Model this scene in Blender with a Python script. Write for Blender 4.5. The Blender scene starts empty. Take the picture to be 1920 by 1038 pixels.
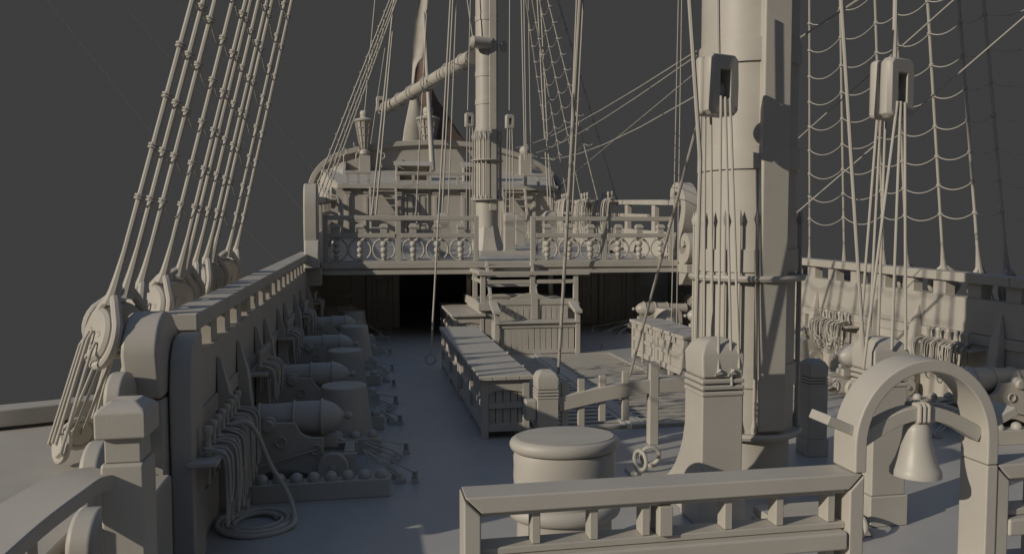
import bpy, math, random
from mathutils import Vector, Matrix
random.seed(7)
R_ = math.radians
PI = math.pi
sc = bpy.context.scene
COL = sc.collection

# ------------------------------------------------------------------ camera
FPX = 1450.0
TH = math.atan(270 / 1452.0); PH = math.atan(79 / FPX)
CF = Vector((math.sin(TH) * math.cos(PH), math.cos(TH) * math.cos(PH), -math.sin(PH)))
CR = Vector((math.cos(TH), -math.sin(TH), 0))
CU = CR.cross(CF)
EYE = Vector((0, 0, 3.5))
cam = bpy.data.cameras.new('camera'); co = bpy.data.objects.new('camera', cam); COL.objects.link(co)
cam.sensor_width = 36; cam.lens = 36 * FPX / 1920; cam.clip_end = 2000; cam.clip_start = 0.05
co.matrix_world = Matrix.Translation(EYE) @ Matrix((CR, CU, -CF)).transposed().to_4x4()
sc.camera = co

def ray(u, v): return CF * FPX + CR * (u - 960) + CU * (519 - v)
def atY(u, v, y):
    d = ray(u, v); return EYE + d * (y / d.y)
def atZ(u, v, z):
    d = ray(u, v); return EYE + d * ((z - EYE.z) / d.z)
def atX(u, v, x):
    d = ray(u, v); return EYE + d * (x / d.x)

# ------------------------------------------------------------------ materials
def mat(name, col, rough=0.55, bump=0.0015, bscale=40, var=0.06, spec=0.4):
    m = bpy.data.materials.new(name); m.use_nodes = True
    nt = m.node_tree; b = nt.nodes['Principled BSDF']
    tc = nt.nodes.new('ShaderNodeTexCoord')
    n1 = nt.nodes.new('ShaderNodeTexNoise'); n1.inputs['Scale'].default_value = 1.7; n1.inputs['Detail'].default_value = 6
    nt.links.new(tc.outputs['Object'], n1.inputs['Vector'])
    r = nt.nodes.new('ShaderNodeValToRGB')
    r.color_ramp.elements[0].position = 0.3; r.color_ramp.elements[1].position = 0.7
    r.color_ramp.elements[0].color = [c * (1 - var) for c in col] + [1]
    r.color_ramp.elements[1].color = [min(1, c * (1 + var)) for c in col] + [1]
    nt.links.new(n1.outputs['Fac'], r.inputs['Fac']); nt.links.new(r.outputs['Color'], b.inputs['Base Color'])
    n2 = nt.nodes.new('ShaderNodeTexNoise'); n2.inputs['Scale'].default_value = bscale; n2.inputs['Detail'].default_value = 4
    nt.links.new(tc.outputs['Object'], n2.inputs['Vector'])
    bp = nt.nodes.new('ShaderNodeBump'); bp.inputs['Distance'].default_value = bump; bp.inputs['Strength'].default_value = 0.6
    nt.links.new(n2.outputs['Fac'], bp.inputs['Height']); nt.links.new(bp.outputs['Normal'], b.inputs['Normal'])
    b.inputs['Roughness'].default_value = rough
    b.inputs['Specular IOR Level'].default_value = spec
    return m
CLAY = (0.43, 0.405, 0.36)
M = dict(
    timber=mat('painted_timber', CLAY, 0.5),
    deck=mat('deck_paint', (0.385, 0.38, 0.37), 0.38, 0.002, 60, 0.05, 0.5),
    rope=mat('rope_fibre', (0.44, 0.415, 0.37), 0.7, 0.003, 90),
    iron=mat('painted_iron', (0.42, 0.40, 0.36), 0.42, 0.001, 70),
    cloth=mat('flag_cloth', (0.46, 0.43, 0.38), 0.8, 0.002, 20),
    brown=mat('shaded_cloth', (0.17, 0.115, 0.095), 0.8, 0.002, 20),  # shaded side of the flag cloth, its shade put into the colour
)

# ------------------------------------------------------------------ mesh builder
ORI = {}
class MB:
    def __init__(s): s.v = []; s.f = []
    def add(s, vs, fs):
        o = len(s.v); s.v += [Vector(v) for v in vs]; s.f += [[i + o for i in f] for f in fs]; return s
    def box(s, x0, x1, y0, y1, z0, z1):
        x0, x1 = sorted((x0, x1)); y0, y1 = sorted((y0, y1)); z0, z1 = sorted((z0, z1))
        return s.add([(x, y, z) for z in (z0, z1) for y in (y0, y1) for x in (x0, x1)],
                     [(0, 2, 3, 1), (4, 5, 7, 6), (0, 1, 5, 4), (1, 3, 7, 5), (3, 2, 6, 7), (2, 0, 4, 6)])
    def obox(s, c, size, rot=None):
        m = rot or Matrix.Identity(3); a, b, d = [q / 2 for q in size]; c = Vector(c)
        return s.add([c + m @ Vector((x, y, z)) for z in (-d, d) for y in (-b, b) for x in (-a, a)],
                     [(0, 2, 3, 1), (4, 5, 7, 6), (0, 1, 5, 4), (1, 3, 7, 5), (3, 2, 6, 7), (2, 0, 4, 6)])
    def bar(s, p, q, w, h, up=(0, 0, 1)):
        p = Vector(p); q = Vector(q); d = (q - p); L = d.length; d.normalize(); up = Vector(up)
        if abs(d.dot(up)) > 0.99: up = Vector((0, 1, 0))
        sx = d.cross(up).normalized(); uz = sx.cross(d)
        return s.obox((p + q) / 2, (w, L, h), Matrix((sx, d, uz)).transposed())
    def prism(s, poly, axis, a, b):
        def P(t, p):
            if axis == 'x': return (t, p[0], p[1])
            if axis == 'y': return (p[0], t, p[1])
            return (p[0], p[1], t)
        n = len(poly)
        vs = [P(a, p) for p in poly] + [P(b, p) for p in poly]
        fs = [list(range(n))[::-1], list(range(n, 2 * n))] + [(i, (i + 1) % n, n + (i + 1) % n, n + i) for i in range(n)]
        return s.add(vs, fs)
    def strip(s, path, t, axis, a, b, closed=False):
        """thick ribbon following a 2D path, extruded along axis"""
        n = len(path); P2 = [Vector(p) for p in path]; L = []; Rr = []
        for i in range(n):
            p = P2[(i - 1) % n] if (closed or i > 0) else P2[i]; q = P2[(i + 1) % n] if (closed or i < n - 1) else P2[i]
            d = (q - p).normalized(); nn = Vector((-d.y, d.x))
            tt = t[i] if isinstance(t, (list, tuple)) else t
            L.append(P2[i] + nn * tt / 2); Rr.append(P2[i] - nn * tt / 2)
        def P(k, p): return (k, p[0], p[1]) if axis == 'x' else ((p[0], k, p[1]) if axis == 'y' else (p[0], p[1], k))
        vs = [];
        for i in range(n): vs += [P(a, L[i]), P(b, L[i]), P(b, Rr[i]), P(a, Rr[i])]
        fs = []
        for i in range(n if closed else n - 1):
            j = (i + 1) % n
            for k in range(4): fs.append((4 * i + k, 4 * i + (k + 1) % 4, 4 * j + (k + 1) % 4, 4 * j + k))
        if not closed: fs += [(0, 3, 2, 1), (4 * n - 4, 4 * n - 3, 4 * n - 2, 4 * n - 1)]
        return s.add(vs, fs)
    def lathe(s, prof, c, ax=(0, 0, 1), n=24, ph=0):
        ax = Vector(ax).normalized(); c = Vector(c)
        t = Vector((1, 0, 0)) if abs(ax.x) < 0.9 else Vector((0, 1, 0))
        e1 = ax.cross(t).normalized(); e2 = ax.cross(e1)
        vs = []; fs = []
        for r, h in prof:
            for i in range(n):
                a = 2 * PI * i / n + ph; vs.append(c + ax * h + (e1 * math.cos(a) + e2 * math.sin(a)) * max(r, 1e-4))
        for k in range(len(prof) - 1):
            for i in range(n):
                j = (i + 1) % n; fs.append((k * n + i, k * n + j, (k + 1) * n + j, (k + 1) * n + i))
        fs.append(list(range(n))[::-1]); fs.append([(len(prof) - 1) * n + i for i in range(n)])
        return s.add(vs, fs)
    def tube(s, pts, r, n=7, closed=False):
        pts = [Vector(p) for p in pts]; m = len(pts); vs = []; fs = []; pn = None
        for i, p in enumerate(pts):
            a = pts[(i - 1) % m] if (closed or i > 0) else p; b = pts[(i + 1) % m] if (closed or i < m - 1) else p
            d = (b - a).normalized()
            if pn is None:
                t = Vector((0, 0, 1)) if abs(d.z) < 0.9 else Vector((1, 0, 0)); e1 = d.cross(t).normalized()
            else:
                e1 = (pn - d * pn.dot(d))
                e1 = e1.normalized() if e1.length > 1e-6 else d.orthogonal().normalized()
            pn = e1; e2 = d.cross(e1); rr = r[i] if isinstance(r, (list, tuple)) else r
            for k in range(n):
                an = 2 * PI * k / n; vs.append(p + (e1 * math.cos(an) + e2 * math.sin(an)) * rr)
        for i in range(m if closed else m - 1):
            j = (i + 1) % m
            for k in range(n): l = (k + 1) % n; fs.append((i * n + k, i * n + l, j * n + l, j * n + k))
        if not closed: fs.append(list(range(n))[::-1]); fs.append([(m - 1) * n + k for k in range(n)])
        return s.add(vs, fs)
    def ball(s, c, r, n=14, sz=1.0):
        k = n // 2
        return s.lathe([(r * math.sin(PI * i / k), -r * sz * math.cos(PI * i / k)) for i in range(k + 1)], c, n=n)
    def ring(s, c, R, r, ax=(0, 0, 1), n=24, m=7, a0=0, a1=None):
        ax = Vector(ax).normalized(); c = Vector(c); e1 = ax.orthogonal().normalized(); e2 = ax.cross(e1)
        return s.tube([c + (e1 * math.cos(2 * PI * i / n) + e2 * math.sin(2 * PI * i / n)) * R for i in range(n)], r, m, True)
    def build(s, name, m='timber', parent=None, bev=0, sharp=35, base=None):
        if parent is not None: o3 = ORI[parent.name]
        else:
            if base is None:
                xs = [v.x for v in s.v]; ys = [v.y for v in s.v]; zs = [v.z for v in s.v]
                base = ((min(xs) + max(xs)) / 2, (min(ys) + max(ys)) / 2, min(zs))
            o3 = Vector(base)
        me = bpy.data.meshes.new(name); me.from_pydata([v - o3 for v in s.v], [], s.f)
        me.materials.append(M[m]); me.polygons.foreach_set('use_smooth', [True] * len(me.polygons))
        import bmesh
        bm = bmesh.new(); bm.from_mesh(me); bmesh.ops.recalc_face_normals(bm, faces=bm.faces); bm.to_mesh(me); bm.free()
        o = bpy.data.objects.new(name, me); COL.objects.link(o)
        ORI[o.name] = o3
        if parent is None: o.location = o3
        else: o.parent = parent
        if bev:
            md = o.modifiers.new('bevel', 'BEVEL'); md.width = bev; md.segments = 2; md.limit_method = 'ANGLE'
            md.angle_limit = R_(40); md.harden_normals = True
        else: me.set_sharp_from_angle(angle=R_(sharp))
        return o

def tag(o, label, cat, group=None):
    o['label'] = label; o['category'] = cat
    if group: o['group'] = group
    return o
def thing(name, label, cat, loc=(0, 0, 0), group=None, rz=0):
    o = bpy.data.objects.new(name, None); COL.objects.link(o); o.location = loc; o.rotation_euler = (0, 0, rz)
    o.empty_display_size = 0.2
    ORI[o.name] = Vector(loc) if rz == 0 else Vector((0, 0, 0))
    return tag(o, label, cat, group)
def local(name, label, cat, group=None):
    """empty at the origin whose parts are made in local coordinates, to be moved or copied afterwards"""
    return thing(name, label, cat, (0, 0, 0), group)
def struct(o): o['kind'] = 'structure'; return o
def copy_tree(o, parent=None):
    kids = [c for c in COL.objects if c.parent == o]
    c = o.copy(); COL.objects.link(c); ORI[c.name] = ORI[o.name]
    if parent is not None: c.parent = parent
    for k in kids: copy_tree(k, c)
    return c
def place(o, loc, rz=0, label=None, group=None, s=None):
    o.location = loc; o.rotation_euler = (0, 0, rz)
    if s: o.scale = (s, s, s)
    if label: o['label'] = label
    if group: o['group'] = group
    return o
ORD = ['nearest', 'second', 'third', 'fourth', 'fifth', 'sixth', 'seventh', 'eighth', 'ninth', 'tenth', 'eleventh', 'twelfth', 'thirteenth']
def cr(pts, n=6, closed=False):
    """smooth curve through points"""
    P = [Vector(p) for p in pts]; out = []; m = len(P)
    for i in range(m if closed else m - 1):
        g = lambda k: P[k % m] if closed else P[max(0, min(m - 1, k))]
        a, b, c, d = g(i - 1), g(i), g(i + 1), g(i + 2)
        for j in range(n):
            t = j / n
            out.append(0.5 * ((2 * b) + (c - a) * t + (2 * a - 5 * b + 4 * c - d) * t * t + (3 * b - a - 3 * c + d) * t ** 3))
    if not closed: out.append(P[-1])
    return out
def sag(a, b, s, n=8):
    a = Vector(a); b = Vector(b)
    return [a.lerp(b, i / n) - Vector((0, 0, s * 4 * (i / n) * (1 - i / n))) for i in range(n + 1)]

CX = 5.0
# ================================================================== SETTING
m = MB()
HX0, HX1, HY0, HY1 = 2.9, 7.0, 13.2, 21.7
m.box(-2.1, HX0, 4.8, 46, -0.1, 0); m.box(HX1, 12.1, 4.8, 46, -0.1, 0)
m.box(HX0, HX1, 4.8, HY0, -0.1, 0); m.box(HX0, HX1, HY1, 46, -0.1, 0)
struct(m.build('deck', 'deck', base=(5, 12, 0)))
m = MB(); m.box(HX0 - .05, HX0, HY0, HY1, -1.6, -.1); m.box(HX1, HX1 + .05, HY0, HY1, -1.6, -.1)
m.box(HX0, HX1, HY0 - .05, HY0, -1.6, -.1); m.box(HX0, HX1, HY1, HY1 + .05, -1.6, -.1); m.box(HX0, HX1, HY0, HY1, -1.7, -1.6)
struct(m.build('hatch_pit', 'timber'))
m = MB(); m.box(-2.4, 12.4, -4, 4.4, 1.0, 1.2); m.box(-2.0, 12, 4.4, 4.8, -.1, 1.2)
struct(m.build('forecastle_deck', 'deck'))
# quarterdeck slopes up towards the stern
m = MB(); ys = [25.5, 29, 32, 36, 40, 44, 47.2]
qz = lambda y: 2.6 + (y - 25.5) * 0.033
for a, b in zip(ys, ys[1:]):
    m.add([(-1.75, a, qz(a)), (11.1, a, qz(a)), (11.1, b, qz(b)), (-1.75, b, qz(b)),
           (-1.75, a, qz(a) - .2), (11.1, a, qz(a) - .2), (11.1, b, qz(b) - .2), (-1.75, b, qz(b) - .2)],
          [(0, 1, 2, 3), (7, 6, 5, 4), (0, 4, 5, 1), (2, 6, 7, 3), (0, 3, 7, 4), (1, 5, 6, 2)])
struct(m.build('quarterdeck', 'deck'))
m = MB(); m.add([(-1.6, 46.9, 6.45), (11.5, 46.9, 6.45), (13.2, 55.2, 8.05), (-3.2, 55.2, 8.05),
                 (-1.6, 46.9, 6.25), (11.5, 46.9, 6.25), (13.2, 55.2, 7.85), (-3.2, 55.2, 7.85)],
                [(0, 1, 2, 3), (7, 6, 5, 4), (0, 4, 5, 1), (2, 6, 7, 3), (0, 3, 7, 4), (1, 5, 6, 2)])
struct(m.build('poop_deck', 'timber'))

# ================================================================== BULWARKS
YC = [11.5, 14.95, 19.1, 23.6, 27.6]       # cannon rows
def bulwark(side):
    # side -1: left (inner face x=-1.9); +1 right (inner x=11.95)
    X = (lambda d: -1.9 - d) if side < 0 else (lambda d: 11.93 + d)   # d outward
    y0 = 8.75 if side < 0 else 5.0
    nm = 'left' if side < 0 else 'right'
    B = thing('bulwark', ('shaded bulwark with open capped rail along the left side, behind the nearest cannons' if side < 0
                          else 'sunlit bulwark with open capped rail along the right side of the deck'), 'bulwark', (X(0.1), 17, 0), 'ship side bulwarks')
    zr = lambda y: 2.64 + (y - 8.8) * 0.0165 if side < 0 else 2.70 + (y - 12.4) * 0.02
    yE = 26.6
    # planking strakes (cut at the gun ports)
    cuts = YC
    m = MB(); z1 = lambda y: zr(y) - 0.50
    n = 18
    for k in range(n):
        a = y0 + (yE - y0) * k / n; b = y0 + (yE - y0) * (k + 1) / n
        for (d0, d1, za, zb) in ((0.0, 0.3, 1.53, None), (-0.03, 0.3, 1.32, 1.52)):
            ta, tb = (z1(a), z1(b)) if zb is None else (zb, zb)
            vs = [(X(d0), a, za), (X(d1), a, za), (X(d1), b, za), (X(d0), b, za), (X(d0), a, ta), (X(d1), a, ta), (X(d1), b, tb), (X(d0), b, tb)]
            m.add(vs, [(0, 1, 2, 3), (4, 5, 6, 7), (0, 1, 5, 4), (1, 2, 6, 5), (2, 3, 7, 6), (3, 0, 4, 7)])
    prev = y0
    for c in cuts + [99]:
        a, b = prev, min(c - 0.42, yE)
        if b > a:
            m.box(X(0), X(0.3), a, b, 0.56, 1.31); 
        prev = c + 0.42
    m.box(X(-0.02), X(0.3), y0, yE, 0.0, 0.55)
    m.build('planking', 'timber', B)
    m = MB(); m.box(X(0.45), X(0.5), y0, yE, 0.3, 1.6); m.build('outer_planking', 'timber', B)  # runs on behind the ports, added so their recesses read dark
    # posts of the open rail
    y = 9.15 if side < 0 else 5.6
    while y < yE - 0.3:
        MB().box(X(0.03), X(0.27), y, y + 0.36, z1(y) - 0.03, zr(y) - 0.17).build('rail_post', 'timber', B, 0.012)
        y += 0.97
    # capping rail in lengths with thin seams
    m = MB(); y = y0 + (0.15 if side < 0 else 0)
    L = 1.9
    while y < yE:
        b = min(y + L - 0.012, yE)
        vs = []
        for q in (y, b):
            z = zr(q); vs += [(X(-0.06), q, z - .19), (X(.32), q, z - .19), (X(.32), q, z), (X(-0.06), q, z)]
        m.add(vs, [(0, 1, 2, 3), (7, 6, 5, 4), (0, 4, 5, 1), (1, 5, 6, 2), (2, 6, 7, 3), (3, 7, 4, 0)])
        y += L
    m.build('top_rail', 'timber', B, 0.018)
    # pointed knees
    ky = [10.25, 11.75, 13.55, 14.75, 16.8, 18.1, 20.6, 22.3, 24.9] if side < 0 else [9.6, 11.2, 12.78, 15.05, 16.49, 18.98, 20.4, 22.6, 24.6]
    for y in ky:
        m = MB(); w = 0.11
        m.add([(X(-.02), y - w, 0), (X(-.02), y + w, 0), (X(-.30), y + w, 0), (X(-.30), y - w, 0),
               (X(-.02), y - w, 1.5), (X(-.02), y + w, 1.5), (X(-.17), y + w, 1.5), (X(-.17), y - w, 1.5),
               (X(-.0), y - .02, 1.97), (X(-.0), y + .02, 1.97), (X(-.05), y + .02, 1.95), (X(-.05), y - .02, 1.95)],
              [(0, 3, 2, 1), (0, 4, 7, 3), (1, 2, 6, 5), (2, 3, 7, 6), (0, 1, 5, 4), (4, 8, 11, 7), (5, 6, 10, 9), (6, 7, 11, 10), (4, 5, 9, 8), (8, 9, 10, 11)])
        m.build('knee', 'timber', B, 0.01)
    # gun port frames
    for c in cuts:
        for a in (c - .5, c + .425): MB().box(X(-.03), X(.02), a, a + .075, .56, 1.31).build('gunport_frame', 'timber', B, 0.006)
    return B
bulwark(-1); bulwark(1)

# scrolled timbers that end the left bulwark
def scroll_prof(yc, zc, r, yb, zb, n=12):
    pts = [(yb, zb)]
    for i in range(n + 1):
        a = PI - PI * 1.0 * i / n
        pts.append((yc + r * math.cos(a), zc + r * 0.95 * math.sin(a)))
    pts.append((yc + r, zb)); return pts
B = thing('scroll_timber', 'large rounded scroll timber closing the near end of the left bulwark, brightly lit in front', 'ship timber', (-2.1, 8.4, 0))
MB().prism(scroll_prof(8.45, 2.32, .42, 8.14, 1.86), 'x', -2.39, -2.03).build('scroll', 'timber', B, .05)
MB().prism([(8.34, 0), (8.32, 1.9), (8.4, 2.25), (8.52, 2.4), (8.66, 2.44), (8.88, 2.45), (8.88, 0)], 'x', -2.02, -1.79).build('end_post', 'timber', B, .03)
MB().prism(scroll_prof(7.88, 1.95, .26, 7.64, 1.3), 'x', -2.43, -2.25).build('outer_scroll', 'timber', B, .05)
MB().prism([(8.15, .0), (8.15, 1.85), (8.74, 1.85), (8.74, 0)], 'x', -2.36, -2.03).build('post', 'timber', B, .02)
B = thing('volute_timber', 'low curved volute timber beside the curved rail at the bottom left', 'ship timber', (-2.2, 6.2, 0))
MB().prism(scroll_prof(6.55, 1.62, .27, 6.3, .9), 'x', -2.2, -2.03).build('volute', 'timber', B, .05)
MB().prism(scroll_prof(6.1, 1.52, .24, 5.88, .9), 'x', -2.06, -1.95).build('volute', 'timber', B, .05)
MB().prism(scroll_prof(5.65, 1.40, .24, 5.42, .9), 'x', -1.99, -1.80).build('volute', 'timber', B, .05)
MB().box(-2.25, -1.95, 5.7, 8.1, .0, 1.12).build('base', 'timber', B, .03)

# channel boards outside the hull with outboard beam
m = MB(); m.prism([(-2.3, 4.5), (-6.5, 4.5), (-6.5, 9.7), (-3.7, 11.5), (-3.3, 19), (-2.3, 19)], 'z', 1.05, 1.2)
tag(m.build('channel_board', 'timber', None, .02), 'broad pale channel board outside the hull under the left shrouds, at the far left edge', 'channel board')
m = MB(); pts = [(-3.25, 10.6), (-3.8, 10.25), (-4.6, 9.95), (-5.6, 9.8), (-7.2, 9.85)]
m.strip(pts, .32, 'z', 1.24, 1.46)
tag(m.build('outboard_beam', 'timber', None, .03), 'curved outboard beam lying on the channel board at the left edge of the picture', 'beam')
m = MB(); m.prism([(12.3, 4.5), (13.6, 4.5), (13.4, 22), (12.3, 22)], 'z', 1.05, 1.2)
tag(m.build('channel_board', 'timber', None, .02), 'channel board outside the right bulwark that holds the right shrouds', 'channel board')

# ================================================================== FORECASTLE RAILS
def capped_post(p0, w, d, z0, z1, label, neck=.13):
    x, y = p0
    B = thing('newel_post', label, 'post', (x + w / 2, y + d / 2, z0))
    MB().box(x, x + w, y, y + d, z0, z1 - .34).build('shaft', 'timber', B, .02)
    MB().box(x + .02, x + w - .02, y + .02, y + d - .02, z1 - .34, z1 - .2).build('neck', 'timber', B, .01)
    m = MB(); o = .02; a = .045
    def lay(z, e): return [(x - e, y - e, z), (x + w + e, y - e, z), (x + w + e, y + d + e, z), (x - e, y + d + e, z)]
    L = lay(z1 - .2, o) + lay(z1 - .05, o) + lay(z1, -a)
    m.add(L, [(0, 3, 2, 1), (8, 9, 10, 11)] + [(4 * k + i, 4 * k + (i + 1) % 4, 4 * k + 4 + (i + 1) % 4, 4 * k + 4 + i) for k in (0, 1) for i in range(4)])
    m.build('cap', 'timber', B, .015)
    return B
capped_post((-1.455, 4.5), .23, .24, 1.2, 2.585, 'square newel post with chamfered cap ending the curved rail, left foreground')
# curved rail
B = thing('curved_handrail', 'low curved handrail sweeping from the left newel post to the lower left corner', 'handrail', (-1.9, 4.2, 1.2))
path = cr([atY(200, 880, 4.62), atY(150, 890, 4.5), atY(95, 921, 4.32), atY(0, 985, 4.05), atY(-110, 1070, 3.75)], 5)
path = [p - Vector((0, 0, .085)) for p in path]
m = MB(); vs = []; fs = []
for i, p in enumerate(path):
    q = path[min(i + 1, len(path) - 1)] - path[max(i - 1, 0)]; h = Vector((q.x, q.y, 0)).normalized(); sd = Vector((h.y, -h.x, 0))
    W = .13 + .004 * i
    for a, b in ((W, 0), (-W, 0), (-W, .085), (W, .085)): vs.append(p + sd * a + Vector((0, 0, b)))
for i in range(len(path) - 1):
    for k in range(4): fs.append((4 * i + k, 4 * i + (k + 1) % 4, 4 * i + 4 + (k + 1) % 4, 4 * i + 4 + k))
fs += [(3, 2, 1, 0), (4 * len(path) - 4, 4 * len(path) - 3, 4 * len(path) - 2, 4 * len(path) - 1)]
m.add(vs, fs); m.build('handrail', 'timber', B, .012)
for x, y, z in ((-1.80, 4.36, 2.03), (-2.2, 3.97, 1.82)):
    MB().box(x - .045, x + .045, y - .02, y + .1, 1.2, z).build('baluster', 'timber', B, .008)

def fore_rail(x0, x1, label, mitL, mitR, bals, thick, z0=1.2):
    B = thing('railing', label, 'railing', ((x0 + x1) / 2, 4.6, z0), 'forecastle railings')
    zt, t, w = 1.935, .105, .23; y0 = 4.5; y1 = y0 + w
    g = .006
    # mitred top rail
    poly = [(x0 + (g if mitL else 0), zt), (x1 - (g if mitR else 0), zt), (x1 - (t if mitR else 0) - g, zt - t), (x0 + (t if mitL else 0) + g, zt - t)]
    MB().prism(poly, 'y', y0, y1).build('top_rail', 'timber', B, .012)
    MB().box(x0 + (t if mitL else 0), x1 - (t if mitR else 0), y0 + .05, y1 - .05, zt - t - .035, zt - t - .002).build('under_rail', 'timber', B, .006)
    if mitL:
        MB().prism([(x0, zt - g * 1.5), (x0 + t, zt - t - g * 1.5), (x0 + t, z0), (x0, z0)], 'y', y0, y1).build('end_post', 'timber', B, .012)
    if mitR:
        MB().prism([(x1, zt - g * 1.5), (x1 - t, zt - t - g * 1.5), (x1 - t, z0), (x1, z0)], 'y', y0, y1).build('end_post', 'timber', B, .012)
    a, b = x0 + (t if mitL else 0), x1 - (t if mitR else 0)
    MB().box(a, b, y0 + .05, y1 - .02, 1.555, 1.60).build('lower_rail', 'timber', B, .008)
    MB().box(a, b - .01, y0 - .01, y1 - .03, 1.43, 1.552).build('lower_rail', 'timber', B, .02)
    for x in bals:
        MB().box(x - .027, x + .027, y0 + .06, y0 + .17, 1.602, zt - t - .036).build('baluster', 'timber', B, .006)
        MB().box(x - .027, x + .027, y0 + .06, y0 + .17, z0, 1.428).build('baluster', 'timber', B, .006)
    for x in thick:
        MB().box(x - .045, x + .045, y0 + .02, y0 + .19, 1.602, zt - t - .036).build('middle_post', 'timber', B, .008)
        MB().box(x - .045, x + .045, y0 + .02, y0 + .18, z0, 1.428).build('middle_post', 'timber', B, .008)
    return B
fore_rail(.545, 3.20, 'long mitred railing with square balusters crossing the foreground in front of the round drum', True, True,
          [1.0, 1.37, 1.71, 2.27, 2.63, 3.0], [1.83])
fore_rail(4.20, 8.5, 'short visible end of railing right of the bell arch at the right edge', True, False, [4.6, 5.0, 5.4, 6.2], [5.8])

# bell arch
B = thing('bell_arch', 'tall round timber arch rising from the foreground railing with the bell hanging in it', 'arch', (3.66, 4.6, 1.2))
cxa, cza, Ro, t = 3.66, 2.115, .54, .085
path = [(cxa - Ro + t / 2 - .0, 1.94)] + [(cxa + (Ro - t / 2) * math.cos(a), cza + (Ro - t / 2) * math.sin(a) * 1.04) for a in [PI - PI * i / 28 for i in range(29)]] + [(cxa + Ro - t / 2, 1.94)]
MB().strip(path, t, 'y', 4.49, 4.74).build('arch', 'timber', B, .012)
MB().box(cxa + Ro - t - .0, cxa + Ro, 4.49, 4.74, 1.2, 1.936).build('jamb', 'timber', B, .01)
m = MB()
pth = [(cxa + .455 * s, 2.13 + .17 * math.cos(s * PI / 2)) for s in [-1 + 2 * i / 16 for i in range(17)]]
m.strip(pth, .095, 'y', 4.55, 4.66); m.build('crossbeam', 'timber', B, .008)
m = MB()
for x in (-.034, 0, .034):
    z = 2.3
    pts = [(cxa + x, 4.542, z - .056), (cxa + x, 4.542, z + .056), (cxa + x, 4.668, z + .056), (cxa + x, 4.668, z - .056)]
    pts = [Vector(a).lerp(Vector(b), t) for a, b in zip(pts, pts[1:] + pts[:1]) for t in (.06, .5, .94)]
    m.tube(pts, .0155, 8, True)
m.build('binding', 'rope', B)
for sgn in (-1, 1):
    rot = Matrix.Rotation(sgn * -R_(24), 3, 'Y')
    c = Vector((cxa + sgn * (Ro + .055), 4.64, 2.24))
    MB().obox(c, (.26, .22, .065), rot).build('side_bracket', 'timber', B, .008)
B = thing('bell', 'smooth pale bell hanging from the beam inside the arch', 'bell', (cxa, 4.61, 1.86))
MB().lathe([(q * .86, hh) for q, hh in [(.0, .385), (.05, .38), (.085, .355), (.1, .32), (.105, .26), (.122, .19), (.15, .11), (.178, .055), (.188, .04), (.19, .004), (.175, 0), (.13, .1), (0.06, .28), (0, .3)]],
           (cxa, 4.61, 1.865), n=40).build('body', 'iron', B, 0, 50)
MB().ball((cxa, 4.61, 1.93), .035).build('clapper', 'iron', B)

# ================================================================== DRUM
B = thing('drum_capstan', 'broad round drum with thick rolled lid and lower moulding behind the foreground railing', 'drum', (2.01, 7.78, 0))
c = (2.01, 7.78, 0)
def roll(r, z, h, n=7): return [(r - h / 2 + math.cos(a) * h / 2, z + math.sin(a) * h / 2) for a in [-PI / 2 + PI * i / n for i in range(n + 1)]]
MB().lathe([(0, 1.27)] + roll(.585, 1.325, .14) + [(.52, 1.4), (0, 1.41)], c, n=56).build('lid', 'timber', B)
MB().lathe([(.53, 0), (.53, .1), (.51, .15), (.505, .5), (.545, 1.0), (.54, 1.1), (.545, 1.2), (.53, 1.25), (0, 1.25)], c, n=56).build('barrel', 'timber', B)
MB().lathe([(.4, .55)] + roll(.6, .63, .16) + [(.4, .71)], c, n=56).build('moulding', 'timber', B)
MB().lathe([(.45, .0), (.62, .0), (.62, .1), (.5, .12)], c, n=56).build('foot', 'timber', B)
B.scale = (1, .74, 1)

# ================================================================== BITTS
def bitt(x, y, w, h, label, knee=0, cat='bitt post', base_h=.37, z0=0, nm='bitt_post', rings=True, grp='square bitt posts'):
    B = thing(nm, label, cat, (x + w / 2, y + w / 2, z0), grp)
    k = w / .58
    zg = z0 + h - .5 * k
    MB().box(x, x + w, y, y + w, z0 + base_h, zg - .24 * k).build('shaft', 'timber', B, .02 * k)
    e = .035 * k
    MB().box(x - e, x + w + e, y - e, y + w + e, z0, z0 + base_h).build('plinth', 'timber', B, .02 * k)
    m = MB()
    for i in range(3):
        z = zg - .045 * k - i * .084 * k; o = .014 * k
        m.box(x - o, x + w + o, y - o, y + w + o, z - .033 * k, z + .033 * k)
    m.box(x + .05 * k, x + w - .05 * k, y + .05 * k, y + w - .05 * k, zg - .27 * k, zg + .02 * k)
    m.build('grooved_neck', 'timber', B, .024 * k)
    m = MB()
    def lay(z, q): return [(x - q, y - q, z), (x + w + q, y - q, z), (x + w + q, y + w + q, z), (x - q, y + w + q, z)]
    L = lay(zg + .0, 0) + lay(zg + .30 * k, 0.012 * k) + lay(zg + .44 * k, -.06 * k) + lay(zg + .5 * k, -.15 * k)
    m.add(L, [(0, 3, 2, 1), (12, 13, 14, 15)] + [(4 * q + i, 4 * q + (i + 1) % 4, 4 * q + 4 + (i + 1) % 4, 4 * q + 4 + i) for q in range(3) for i in range(4)])
    m.build('head', 'timber', B, .03 * k)
    if knee:
        xa, xb = x + .02, x + w - .08
        pts = [(y + w, 1.35)] + [(y + w + .03 + knee * (1 - math.cos(a)) , 1.35 * (1 - math.sin(a))) for a in [PI / 2 * i / 10 for i in range(1, 11)]]
        pts += [(y + w + knee + .03, 0), (y + w, 0)]
        MB().prism(pts, 'x', xa, xb).build('knee', 'timber', B, .015)
    return B
bitt(3.875, 8.5, .52, 2.25, 'big bright square bitt post standing just left of the near mast', knee=1.6)
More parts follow.
